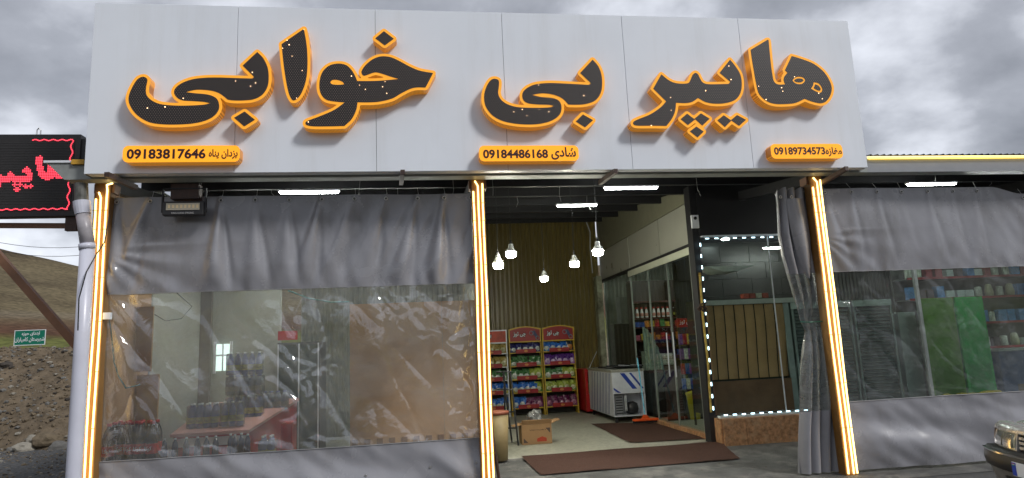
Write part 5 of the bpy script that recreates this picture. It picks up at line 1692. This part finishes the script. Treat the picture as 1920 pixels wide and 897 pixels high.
for k, (dx, dy, dz, lb) in enumerate(((0.10, .55, 0, 'grey glass lid lying flat on the steel freezer, lower one'), (.20, .25, .03, 'grey glass lid lying on top of the other lid on the steel freezer'))):
    ld = empty('freezer_lid', (FX0 + dx, FY0 + dy, FZ1 + .055 + dz), lb, 'freezer lid', 'glass lids on the steel freezer')
    MB().box(0, .50, 0, .75, 0, .012).build('pane', mat('lid_glass', (.12, .15, .15), .15, var=.1), ld)
    for q in ((-.015, .515, -.015, 0), (-.015, .515, .75, .765), (-.015, 0, 0, .75), (.50, .515, 0, .75), (.235, .26, .0, .75)):
        MB().box(q[0], q[1], q[2], q[3], -.001, .022).build('lid_frame', m_black if q[0] < .2 else m_steelfilm, ld)
rz2 = empty('red_freezer', (3.55, 14.3, .12), 'low red open front chiller between the snack racks and the steel freezer', 'chiller')
for q, mm, nm in (((-.12, .50, 0, .9, .05, .42), m_red, 'body'), ((-.12, .50, 0, .9, .90, .95), m_red, 'top'), ((-.12, -.06, 0, .9, .422, .898), m_red, 'side_panel'), ((.44, .50, 0, .9, .422, .898), m_red, 'side_panel'), ((-.058, .438, .80, .85, .422, .898), m_black, 'back_panel')):
    MB().box(*q).build(nm, mm, rz2)
MB().box(-.055, .435, .1, .6, .424, .62, bev=.02).build('stock', mat('chiller_stock', (.12, .18, .08), .4, var=.6, vscale=20), rz2)
# stick leaning on the racks
tag(MB().tube([(3.50, 14.15, 1.1), (3.72, 14.25, 1.45)], .006, 5).build('antenna_rod', m_steelfilm), 'thin rod sticking up over the red chiller', 'rod')
# squeegee
sq = empty('floor_squeegee', (0, 0, 0), 'floor squeegee with a light blue handle and orange head leaning on the freezer', 'squeegee')
hb = PZ(1211, 786, .17)
ht = PY(1195, 672, 12.22)
hb = Vector((hb.x, min(hb.y, 11.9), .17)); hb = PY(1210, 784, 11.85)
MB().tube([hb, ht], .013, 8).build('handle', mat('light_blue_plastic', (.10, .42, .60), .4, var=.05), sq)
MB().tube([ht, ht + (ht - hb).normalized() * .05], .014, 8).build('grip', m_black, sq)
hz = hb.z - .04
MB().box(hb.x - .24, hb.x + .24, hb.y - .03, hb.y + .03, hz - .01, hz + .03, bev=.008).build('head', mat('orange_plastic', (.75, .10, .015), .4, var=.05), sq)
MB().prism([(hb.x - .08, hb.y - .02, hz + .032), (hb.x + .08, hb.y - .02, hz + .032), (hb.x + .02, hb.y - .02, hz + .10), (hb.x - .02, hb.y - .02, hz + .10)], (0, .04, 0)).build('neck', mat('orange_plastic', (.75, .10, .015), .4), sq)
MB().box(hb.x - .24, hb.x + .24, hb.y - .006, hb.y + .006, hz - .045, hz - .011).build('rubber_blade', m_black, sq)


# ------------------------------------------------------------------ floor mats, box, stool, bin
def mat_sheet(corners, zf, name, lb, zoff=.01):
    """corners: 4 photo points TL, TR, BR, BL resting on the surface zf(y)"""
    def hit(px, py):
        z = .12
        for _ in range(20):
            p = PZ(px, py, z); z = zf(p.y)
        return PZ(px, py, z)
    A, B, C_, D = [hit(*c) for c in corners]
    g_ = MB()

    def f(u, v):
        p = (A * (1 - u) + B * u) * (1 - v) + (D * (1 - u) + C_ * u) * v
        e_ = .006 * noise.noise((u * 9, v * 3, 1)) if 0 < v < 1 else .012 * noise.noise((u * 7, v, 3))
        return (p.x + .012 * noise.noise((v * 8, 0, u)), p.y + e_, zf(p.y) + zoff + .006 * (noise.noise((p.x * 2.5, p.y * 2.5, 0)) + .3))
    g_.grid(f, 60, 24, flip=True)
    return tag(g_.build(name, m_mat, smooth=True), lb, 'mat', 'brown door mats')


zf_in = lambda y: .12
zf_out = lambda y: .12 if y > 9.16 else (apron_z(y) + .004 if y < 8.95 else apron_z(8.95) + .004 + (.12 - apron_z(8.95) - .004) * (y - 8.95) / .21)
m1_ = mat_sheet([(1108, 796), (1246, 792), (1325, 824), (1182, 832)], zf_in, 'floor_mat', 'brown mat lying on the tiled floor inside in front of the freezer')
m2_ = mat_sheet([(977, 857), (1350, 829), (1388, 862), (1014, 892)], zf_out, 'floor_mat', 'long brown mat lying across the threshold of the open bay')
# threshold strip
tag(MB().box(.75, 4.15, 9.14, 9.178, .02, .123).build('threshold', mat('pale_cement', (.3, .29, .26), .8, var=.2, bump=.2)), 'pale cement edge of the tiled floor at the open bay', 'threshold')

bx = PZ(1006, 832, .12)
cbx_ = empty('cardboard_box', (bx.x, 10.35, .12), 'open cardboard box with plastic bags inside, standing on the tiled floor', 'cardboard box')
hw = .235
MB().box(-hw, hw, 0, .006, 0, .30).build('side', m_card, cbx_)
MB().box(-hw, hw, .334, .34, 0, .30).build('side', m_card, cbx_)
MB().box(-hw, -hw + .006, .007, .333, 0, .30).build('side', m_card, cbx_)
MB().box(hw - .006, hw, .007, .333, 0, .30).build('side', m_card, cbx_)
MB().box(-hw, hw, .0, .34, -.001, .004).build('bottom', m_card, cbx_)
MB().prism([(-hw, .003, .302), (hw, .003, .302), (hw + .0, -.03, .37), (-hw, -.03, .37)], (0, .004, .003)).build('flap', m_card, cbx_)
MB().prism([(hw, .0, .30), (hw, .34, .30), (hw + .15, .30, .345), (hw + .15, .04, .345)], (0, 0, .004)).build('flap', m_card, cbx_)
MB().prism([(-hw, .0, .30), (-hw, .34, .30), (-hw - .13, .30, .27), (-hw - .13, .04, .27)], (0, 0, .004)).build('flap', m_card, cbx_)
text('VICTORY', (0.02, -.001, .215), .27, .020, m_rust, cbx_, bold=.01)
MB().prism([(.0, -.003, .04), (.15, -.003, .04), (.15, -.003, .09), (.08, -.003, .115), (.0, -.003, .085)], (0, .002, 0)).build('red_print', mat('box_red', (.4, .05, .02), .7, var=.3, vscale=40), cbx_)
for s in (-1, 1):
    MB().prism([(s * .21, -.003, .03 if s < 0 else .24), (s * .14, -.003, .03 if s < 0 else .24), (s * .21, -.003, .10 if s < 0 else .16)][::(1 if s > 0 else -1)], (0, .002, 0)).build('corner_print', mat('box_dark', (.08, .05, .04), .7, var=0), cbx_)
g_ = MB()
bmz = bmesh.new(); bmesh.ops.create_icosphere(bmz, subdivisions=3, radius=.13)
for q in bmz.verts:
    q.co = Vector((q.co.x * 1.0, q.co.y * .8, q.co.z * 1.1)) * (1 + .5 * noise.noise(q.co * 12))
g_.bm(bmz)
tag(g_.build('plastic_bag', glass('bag_plastic', (.8, .8, .82), refl=1.2, milky=.5, rough=.1, bump=.4, bscale=14), loc=(cbx_.location.x + .02, 10.52, .12 + .36), smooth=False), 'crumpled clear plastic bag sticking out of the cardboard box', 'plastic bag')

sl = empty('bar_stool', (0, 0, 0), 'tall black metal stool beside the middle column', 'stool')
fr1 = PY(970, 835, 9.9); fr1.z = .12
for a_, b2 in (((943, 697, 9.9), (960, 830, 9.9)), ((957, 697, 10.2), (972, 836, 9.75)), ((945, 700, 10.25), (948, 822, 10.4))):
    A = PY(*a_); B = PY(*b2)
    if B.z < .13: B.z = .13
    MB().tube([A, B], .014, 8).build('leg', m_black, sl)
for (a_, b2) in (((930, 698, 10.0), (960, 697, 10.0)), ((930, 730, 10.0), (962, 731, 10.0)), ((930, 803, 10.0), (969, 803, 9.9)), ((930, 775, 10.1), (966, 772, 9.9))):
    MB().tube([PY(*a_), PY(*b2)], .011, 8).build('rung', m_black, sl)
tb = empty('tall_bin', (.93, 9.15, .12), 'tall tan bin with a reddish rim standing behind the middle column', 'bin')
MB().lathe([(.13, 0), (.16, .60)], n=20).build('body', mat('tan_bin', (.32, .24, .11), .55), tb, smooth=True)
MB().lathe([(.165, .60), (.168, .64), (.15, .645)], n=20).build('rim', mat('rust_red', (.28, .08, .04), .5), tb, smooth=True)
tag(MB().tube([PY(918, 740, 7.45), PY(924, 820, 7.4), PY(936, 900, 7.38)], .018, 8).build('wooden_stake', m_rust), 'thin brown stake leaning beside the foot of the middle column', 'stake')

# ------------------------------------------------------------------ right shop contents
for (x0_, x1_, c_, lb) in ((7.90, 8.48, (.12, .24, .045), 'olive green locker door, left of the two green panels'), (8.52, 9.02, (.02, .32, .065), 'bright green locker door, right of the two green panels')):
    o = empty('green_panel', ((x0_ + x1_) / 2, 9.6, .12), lb, 'panel', 'green panels behind the right curtain')
    MB().box(-(x1_ - x0_) / 2, (x1_ - x0_) / 2, 0, .04, .3, 1.98, bev=.004).build('sheet', mat('green%.2f' % x0_, c_, .35, var=.15, vscale=3), o)
    MB().box(-(x1_ - x0_) / 2 + .05, (x1_ - x0_) / 2 - .05, -.004, -.001, .35, .9).build('lower_print', mat('greenp%.2f' % x0_, tuple(q * .75 for q in c_), .4, var=.3, vscale=4), o)
rs_ = empty('goods_shelf', (9.3, 10.2, .12), 'shelves with red edges and household goods at the far right', 'shelf')
m_rededge = mat('red_edge', (.30, .02, .03), .4)
for z in (2.10, 2.46, 2.82, 1.66, 1.24):
    x0_ = 8.2 if z > 2 else 9.5
    MB().box(x0_ - 9.3, 2.6, 0, .35, z - .12, z - .10).build('shelf', mat('shelf_dark', (.10, .10, .10), .5), rs_)
    MB().box(x0_ - 9.3, 2.6, -.012, -.001, z - .125, z - .085).build('shelf_edge', m_rededge, rs_)
MB().box(-1.1, 2.6, .36, .38, 0, 3.2).build('back_panel', mat('shelf_back', (.10, .095, .09), .6), rs_)
rr_ = random.Random(12)
gtypes = {'white jar': (MB().lathe([(.05, 0), (.055, .01), (.055, .17), (.04, .18)], n=12).mesh('jar', mat('jar_white', (.55, .55, .5), .3, var=.3, vscale=30), True)),
          'white box': MB().box(-.075, .075, -.05, .05, 0, .13, bev=.003).mesh('box', mat('gbox', (.55, .58, .6), .5, var=.1)),
          'dark box': MB().box(-.06, .06, -.05, .05, 0, .16, bev=.003).mesh('box', mat('gbox2', (.12, .08, .10), .5, var=.3)),
          'blue box': MB().box(-.075, .075, -.05, .05, 0, .21, bev=.003).mesh('box', mat('gbox3', (.08, .22, .5), .5, var=.3, vscale=12)),
          'red box': MB().box(-.06, .06, -.05, .05, 0, .15, bev=.003).mesh('box', mat('gbox4', (.35, .04, .06), .5, var=.3)),
          'beige jar': MB().lathe([(.06, 0), (.07, .08), (.05, .20), (.03, .22)], n=12).mesh('jar', mat('jar_beige', (.45, .42, .28), .4), True)}
for zi, (z, nm) in enumerate(((2.10, 'third'), (2.46, 'second'), (1.66, 'fourth'), (1.24, 'fifth'), (2.82, 'top'))):
    x = (8.3 if z > 2 else 9.6)
    i = 0
    while x < 11.2 and i < 14:
        kd = rr_.choice(list(gtypes)) if z != 1.66 else rr_.choice(['blue box', 'blue box', 'white jar'])
        if z == 2.10 and 8.95 < x < 9.4: kd = 'white box'
        o = link('jar' if 'jar' in kd else 'box', gtypes[kd], None, (x, 10.28, .12 + z - .098), (0, 0, rr_.uniform(-.15, .15)))
        tag(o, '%s, %s from the left on the %s red edged shelf at the far right' % (kd, ORD[i], nm), 'jar' if 'jar' in kd else 'box', 'household goods on the red edged shelves')
        x += rr_.uniform(.15, .22); i += 1
bb_ = empty('ice_cream_chest', (9.75, 9.65, .12), 'dark blue ice cream chest with a round pale emblem at the far right', 'freezer')
MB().box(-.55, .75, 0, .6, .05, 1.08, bev=.01).build('body', mat('navy_enamel', (.015, .035, .12), .3), bb_)
MB().box(-.56, .76, -.015, .615, 1.083, 1.11).build('lid', mat('pale_lid', (.4, .42, .42), .4), bb_)
em_ = MB(); em_.tube([(.05 + .19 * math.cos(q), -.006, .72 + .14 * math.sin(q)) for q in np.linspace(0, 2 * PI, 21)], .014, 6, cap=False)
em_.build('emblem_ring', mat('pale_blue_print', (.4, .5, .6), .4), bb_)
text('GTO', (.05, -.003, .72), .22, .12, mat('emblem_red', (.5, .08, .05), .4), bb_, bold=.02)
MB().box(-.30, .60, -.005, -.001, .12, .55).build('product_print', mat('brown_print', (.10, .05, .03), .5, var=.5, vscale=8), bb_)
yb = MB(); yb.grid(lambda u, v: (7.95 + 1.0 * u, 9.42 + .12 * v, .55 + .05 * math.sin(PI * v) * (1 + .5 * noise.noise((u * 7, v, 0)))), 24, 6)
tag(yb.build('yellow_cloth', mat('yellow_cloth', (.45, .30, .02), .7), smooth=True), 'folded yellow cloth at the foot of the green panels', 'cloth')

# ------------------------------------------------------------------ left outside: LED board, pipe, beams
LBY = 7.75
a = PY(0, 405, LBY); b_ = PY(152, 252, LBY)
lbz0, lbz1 = PY(100, 406, LBY).z, PY(100, 252, LBY).z
lb_ = empty('led_display', (b_.x, LBY, lbz0), 'black LED message board with red Persian letters at the left edge', 'led display')
o_ = Vector((-b_.x, -LBY, -lbz0))
MB().box(b_.x - 2.6, b_.x, LBY, LBY + .12, lbz0, lbz1, bev=.006).build('housing', mat('black_housing', (.018, .017, .018), .5, var=.2), lb_, loc=o_)
MB().box(b_.x - 2.5, b_.x - .06, LBY - .006, LBY - .001, lbz0 + .07, lbz1 - .06).build('screen', mat('led_screen', (.022, .02, .02), .6, var=.25, vscale=60), lb_, loc=o_)
for k in range(26):
    z = lbz0 + .085 + k * (lbz1 - lbz0 - .16) / 26
    MB().box(b_.x - 2.49, b_.x - .07, LBY - .0085, LBY - .0062, z, z + .006).build('louvre', mat('louvre_black', (.035, .033, .033), .5, var=0), lb_, loc=o_)
# dashes: wavy border
da = MB()
SYp = LBY - .012


def dash(x, z, wv, h):
    da.box(x - wv / 2, x + wv / 2, SYp - .002, SYp, z - h / 2, z + h / 2)


xr = PY(131, 330, SYp).x; zt2 = PY(100, 263, SYp).z; zb2 = PY(100, 392, SYp).z
x = PY(62, 262, SYp).x; k = 0
while x < xr:
    dash(x, zt2 + .007 * math.sin(k * 1.1), .014, .011); x += .0165; k += 1
x = xr - 2.2
while x < xr:
    dash(x, zb2 + .007 * math.sin(k * 1.1), .014, .011); x += .0165; k += 1
z = zb2
while z < zt2:
    dash(xr + .012 * math.sin(k * .7), z, .014, .011); z += .0165; k += 1
da.build('red_border', m_ledred, lb_, loc=o_)['kind'] = 'stuff'
# glyphs as rows of red LED pixels
px_ = MB()
polys = []
G = smooth_poly(LT['heh_alef'][0]); mnx, mny, mxx, mxy = G[:, 0].min(), G[:, 1].min(), G[:, 0].max(), G[:, 1].max()
polys.append(np.array([(65 + (p[0] - mnx) * .36, 290 + (p[1] - mny) * .40) for p in G]))
Fp = smooth_poly(LT['pe_yeh_re'][0]); mnx, mny = Fp[:, 0].min(), Fp[:, 1].min()
polys.append(np.array([(-38 + (p[0] - mnx) * .48, 313 + (p[1] - mny) * .38) for p in Fp]))
polys[-1] = polys[-1]
for cx, cy in ((26, 348), (36, 348), (31, 357), (47, 351), (56, 351)):
    polys.append(np.array([(cx, cy - 5), (cx + 6, cy), (cx, cy + 5), (cx - 6, cy)], float))
for po in polys:
    w3 = to_plane(po, SYp)
    mn = w3.min(0); mx2 = w3.max(0)
    pit = .0185
    xs_ = np.arange(math.floor(mn[0] / pit) * pit, mx2[0], pit); zs_ = np.arange(math.floor(mn[1] / pit) * pit, mx2[1], pit)
    XX, ZZ = np.meshgrid(xs_, zs_)
    I = inside(XX, ZZ, [w3])
    for x, z in zip(XX[I], ZZ[I]):
        px_.box(x, x + .0135, SYp - .002, SYp, z, z + .012)
px_.build('red_letters', m_ledred, lb_, loc=o_)['kind'] = 'stuff'
hk = PY(68, 245, LBY)
MB().tube([(hk.x - .02, LBY + .05, hk.z - .05), (hk.x - .02, LBY + .05, hk.z + .02), (hk.x, LBY + .05, hk.z + .05), (hk.x + .02, LBY + .05, hk.z + .02), (hk.x + .02, LBY + .05, hk.z - .05)], .007, 6).build('lifting_hook', m_eyelet, lb_, loc=o_)
MB().box(b_.x - .12, b_.x - .0, LBY + .03, LBY + .09, lbz0 - .16, lbz0 - .001).build('bracket', m_rust, lb_, loc=o_)
MB().box(b_.x + .001, b_.x + .05, LBY + .02, LBY + .10, lbz0 + .05, lbz1 - .05).build('side_rail', m_black, lb_, loc=o_)

# drain pipe
dp = empty('drain_pipe', (-3.35, 7.0, 0), 'white plastic drain pipe bending down at the left end of the shop front', 'drain pipe')
dpo = Vector((3.35, -7.0, 0))
YP = 6.98
P1 = PY(152, 345, YP); P2 = PY(153, 380, YP)
MB().tube([P1, P2], .062, 16).build('metal_spout', mat('black_grimy_metal', (.10, .10, .09), .5, var=.5, vscale=12), dp, smooth=False, loc=dpo)
MB().tube([PY(153, 378, YP), PY(154, 388, YP), PY(156, 402, YP)], [.078, .078, .072], 18).build('collar', m_pipe, dp, smooth=False, loc=dpo)
MB().tube([PY(156, 403, YP), PY(160, 430, YP), PY(164, 458, YP)], .066, 18).build('elbow', mat('greyish_pipe', (.38, .36, .38), .4, var=.15, vscale=8), dp, smooth=True, loc=dpo)
MB().tube([PY(163, 458, YP), PY(164, 468, YP)], .075, 18).build('collar', m_pipe, dp, smooth=True, loc=dpo)
q0 = PY(164, 468, YP); q1 = PY(138, 897, YP)
MB().tube([q0, (q0 * .5 + q1 * .5), q1, Vector((q1.x - .0, q1.y, .02))], .068, 20).build('pipe', m_pipe, dp, smooth=True, loc=dpo)
# cables by the column
tag(MB().tube([PY(205, 405, 7.1), PY(196, 455, 7.05), PY(180, 478, 7.0), PY(162, 510, 6.88), PY(148, 560, 6.85), PY(146, 620, 6.85)], .006, 6).build('cable', m_black), 'black cable crossing the neon strips and the drain pipe', 'cable')
# steel frame left outside
fm = empty('braced_scaffold', (-4.5, 7.9, 2), 'brown steel frame with a diagonal brace outside the left end', 'frame')
fmo = Vector((4.5, -7.9, -2))
a = PY(-60, 423, 7.9); b_ = PY(180, 424, 7.9)
MB().bar(a, b_, .05, .055).build('rail', m_brownpaint, fm, loc=fmo)
MB().bar(PY(-40, 437, 7.9), PY(150, 655, 7.9), .07, .08).build('brace', m_brownpaint, fm, loc=fmo)
for k, (y0_, y1_) in enumerate(((450, 458), (466, 474))):
    A = PY(-30, y0_, 60); B = PY(200, y1_, 60)
    tag(MB().tube([A + (B - A) * t_ - Vector((0, 0, .5 * math.sin(PI * t_))) for t_ in np.linspace(0, 1, 9)], .022, 5).build('power_line', m_black), ('upper' if k == 0 else 'lower') + ' thin power line crossing the hill at the left', 'power line', 'power lines over the hill')

# ------------------------------------------------------------------ car
m_paint = mat('silver_paint', (.62, .60, .58), .26, metal=.5, var=.03, coat=.6)
m_bump = mat('black_bumper', (.012, .012, .013), .45, var=.1)
m_lens = mat('headlight_lens', (.42, .42, .34), .12, metal=.2, var=.25, vscale=18, coat=.8)
m_tyre = mat('tyre_rubber', (.015, .015, .015), .8)
m_chrome = mat('chrome_strip', (.7, .7, .7), .15, metal=1.0, var=0)
heading = Vector((-.98, .2, 0)).normalized()
ang = math.atan2(heading.y, heading.x)
car = empty('parked_car', (0, 0, 0), 'silver saloon car parked at the right edge, only its front corner in view', 'car')
car.rotation_euler = (0, 0, ang)
front_c = Vector((4.83, 4.88, 0))          # middle of the bumper line
car.location = front_c
# local: x forward (nose 0), y left, z up. body runs to x = -4.4


def nose(t_, w2=.82, x0_=-.07, sw=.13, p_=3.0):
    return (x0_ - sw * abs(t_) ** p_, w2 * t_)


def strip(t0, t1, z0_, z1_, th, name, m, parent=None, w2=.82, x0_=-.07, sw=.13, p_=3.0, lean=0.0, n=28, tail=None, bulge=0.0, smooth=True):
    """band that follows the curved nose; lean pushes its top backwards"""
    path = [nose(t0 + (t1 - t0) * k / n, w2, x0_, sw, p_) for k in range(n + 1)]
    if tail:
        if t1 >= 1: path.append((tail, w2 + .012))
        if t0 <= -1: path.insert(0, (tail, -w2 - .012))
    g_ = MB(); vs = []; m_n = 6
    for i, (x, y) in enumerate(path):
        a_ = path[max(0, i - 1)]; c_ = path[min(len(path) - 1, i + 1)]
        tx, ty = c_[0] - a_[0], c_[1] - a_[1]; l_ = math.hypot(tx, ty) or 1
        nx_, ny_ = ty / l_, -tx / l_
        ring = []
        for k in range(m_n):
            f_ = k / (m_n - 1); z = z0_ + (z1_ - z0_) * f_
            o_ = bulge * math.sin(PI * f_) - lean * f_
            ring.append((x + nx_ * o_, y + ny_ * o_, z))
        ring += [(x - nx_ * (th + lean), y - ny_ * (th + lean), z1_), (x - nx_ * th, y - ny_ * th, z0_)]
        vs += ring
    mm = m_n + 2; fs = []
    for i in range(len(path) - 1):
        for k in range(mm):
            a_ = i * mm + k; b3 = i * mm + (k + 1) % mm
            fs.append((a_, a_ + mm, b3 + mm, b3))
    fs.append(tuple(range(mm))); fs.append(tuple((len(path) - 1) * mm + k for k in range(mm - 1, -1, -1)))
    g_.add(vs, fs)
    o_s = g_.build(name, m, parent or car, smooth=True)
    o_s.data.set_sharp_from_angle(angle=math.radians(38))
    return o_s


def sec(x, w_, zt, zs=.22, c=.035):
    h_ = [(-w_ + .05, zs), (-w_, zs + .12), (-w_, zt - .16), (-w_ + .015, zt - .05), (-w_ * .90, zt), (-w_ * .45, zt + c * .8)]
    return [(x, y, z) for y, z in h_ + [(0, zt + c)] + [(-y, z) for y, z in h_[::-1]]]


secs = [sec(-.235, .74, .69), sec(-.25, .79, .715), sec(-.33, .825, .745), sec(-.75, .838, .835), sec(-1.15, .84, .895), sec(-1.5, .842, .94, c=.02), sec(-2.4, .845, .95, c=.01), sec(-3.4, .845, .95, c=.01), sec(-4.15, .83, .95), sec(-4.38, .78, .90)]
g_ = MB(); n = len(secs[0]); vs = [p for q in secs for p in q]; fs = []
for i in range(len(secs) - 1):
    for k in range(n - 1):
        a_ = i * n + k
        fs.append((a_, a_ + 1, a_ + n + 1, a_ + n))
fs.append(tuple(range(n))[::-1]); fs.append(tuple((len(secs) - 1) * n + k for k in range(n)))
g_.add(vs, fs)
bo = g_.build('body', m_paint, car, smooth=True)
sbd = bo.modifiers.new('smooth', 'SUBSURF'); sbd.levels = 2; sbd.render_levels = 2
gh = [(-1.42, [(-.72, .93), (-.70, .95), (0, .96), (.70, .95), (.72, .93)]), (-2.0, [(-.69, .93), (-.56, 1.34), (0, 1.37), (.56, 1.34), (.69, .93)]), (-3.05, [(-.69, .93), (-.56, 1.34), (0, 1.37), (.56, 1.34), (.69, .93)]), (-3.7, [(-.70, .93), (-.68, .97), (0, .975), (.68, .97), (.70, .93)])]
g_ = MB(); vs = [(x, y, z) for x, ol in gh for y, z in ol]; fs = []
for i in range(3):
    for k in range(4):
        a_ = i * 5 + k
        fs.append((a_, a_ + 1, a_ + 6, a_ + 5))
g_.add(vs, fs).build('cabin_glass', mat('car_glass', (.02, .025, .03), .08, var=0, coat=1), car)
MB().grid(lambda u, v: (-1.97 - 1.12 * u, -.57 + 1.14 * v, 1.352 + .035 * math.sin(PI * v)), 4, 8).build('roof', m_paint, car, smooth=True)
# bonnet lip, bumper, valance
strip(-1, 1, .688, .742, .10, 'bonnet_lip', m_paint, lean=.045, bulge=.010, x0_=-.085)
strip(-1, 1, .375, .505, .14, 'bumper', m_bump, w2=.855, x0_=0, sw=.12, p_=3.4, tail=-.72, bulge=.018)
strip(-1, 1, .506, .519, .12, 'chrome_strip', m_chrome, w2=.866, x0_=.012, sw=.12, p_=3.4, tail=-.72)
strip(-1, 1, .520, .540, .15, 'bumper_top', m_bump, w2=.85, x0_=-.005, sw=.12, p_=3.4, tail=-.72, lean=.03)
strip(-1, 1, .235, .374, .14, 'lower_valance', mat('silver_valance', (.20, .19, .185), .4, metal=.4), w2=.82, x0_=-.03, sw=.14, p_=3.2, tail=-.6, lean=-.045)
strip(-.50, .50, .245, .335, .02, 'air_intake', m_bump, w2=.82, x0_=-.020, sw=.14, p_=3.2, lean=-.04)
strip(-1, 1, .185, .234, .12, 'lower_lip', m_bump, w2=.78, x0_=-.07, sw=.14, p_=3.2, tail=-.6)
# grille and lamps
strip(-.42, .42, .541, .686, .04, 'grille_frame', m_bump, x0_=-.105, lean=.02)
for k in range(3):
    strip(-.405, .405, .560 + k * .040, .582 + k * .040, .03, 'grille_bar', m_chrome if False else m_paint, x0_=-.086 - k * .004, lean=.004)
for s in (-1, 1):
    q = lambda a_, b2: (a_, b2) if s > 0 else (-b2, -a_)
    t0, t1 = q(.45, .90)
    hl = strip(t0, t1, .541, .686, .07, 'headlight', m_lens, lean=.035, bulge=.012)
    t0, t1 = q(.49, .66)
    strip(t0, t1, .556, .672, .004, 'reflector', mat('reflector_silver', (.75, .73, .66), .12, metal=.9, var=.25, vscale=26), hl, x0_=-.054, lean=.035, bulge=.012)
    t0, t1 = q(.69, .86)
    strip(t0, t1, .556, .672, .004, 'reflector', mat('reflector_silver', (.75, .73, .66), .12, metal=.9, var=.25, vscale=26), hl, x0_=-.054, lean=.035, bulge=.012)
    t0, t1 = q(.905, 1.0)
    strip(t0, t1, .541, .686, .06, 'turn_signal', mat('pale_lens', (.50, .42, .34), .15, coat=.8), lean=.03, bulge=.010, tail=-.36)
    t0, t1 = q(.425, .448)
    strip(t0, t1, .541, .686, .05, 'lamp_pillar', m_paint, lean=.03)
pl = MB().box(.022, .033, -.26, .26, .365, .475).build('number_plate', m_white, car)
MB().box(.0335, .035, -.258, -.208, .368, .472).build('blue_strip', mat('plate_blue', (.01, .05, .42), .4, var=0), pl)
MB().box(.0352, .036, -.250, -.218, .448, .455).build('flag', mat('plate_green', (.02, .3, .08), .4, var=0), pl)
MB().box(.0352, .036, -.250, -.218, .4555, .4595).build('flag', m_white, pl)
MB().box(.0352, .036, -.250, -.218, .460, .466).build('flag', m_red, pl)
for (x, y) in ((-.88, -.76), (-.88, .76), (-3.5, -.76), (-3.5, .76)):
    wh = MB().tube([(x, y - .09, .30), (x, y + .09, .30)], .30, 28).build('wheel', m_tyre, car)
    MB().tube([(x, y - .095, .30), (x, y + .095, .30)], .19, 24).build('rim', m_steelfilm, wh)
for s in (-1, 1):
    MB().box(-1.66, -1.52, s * .88 - .07, s * .88 + .07, .94, 1.05, bev=.02).build('mirror', m_bump, car)

print('objects', len(COL.objects))
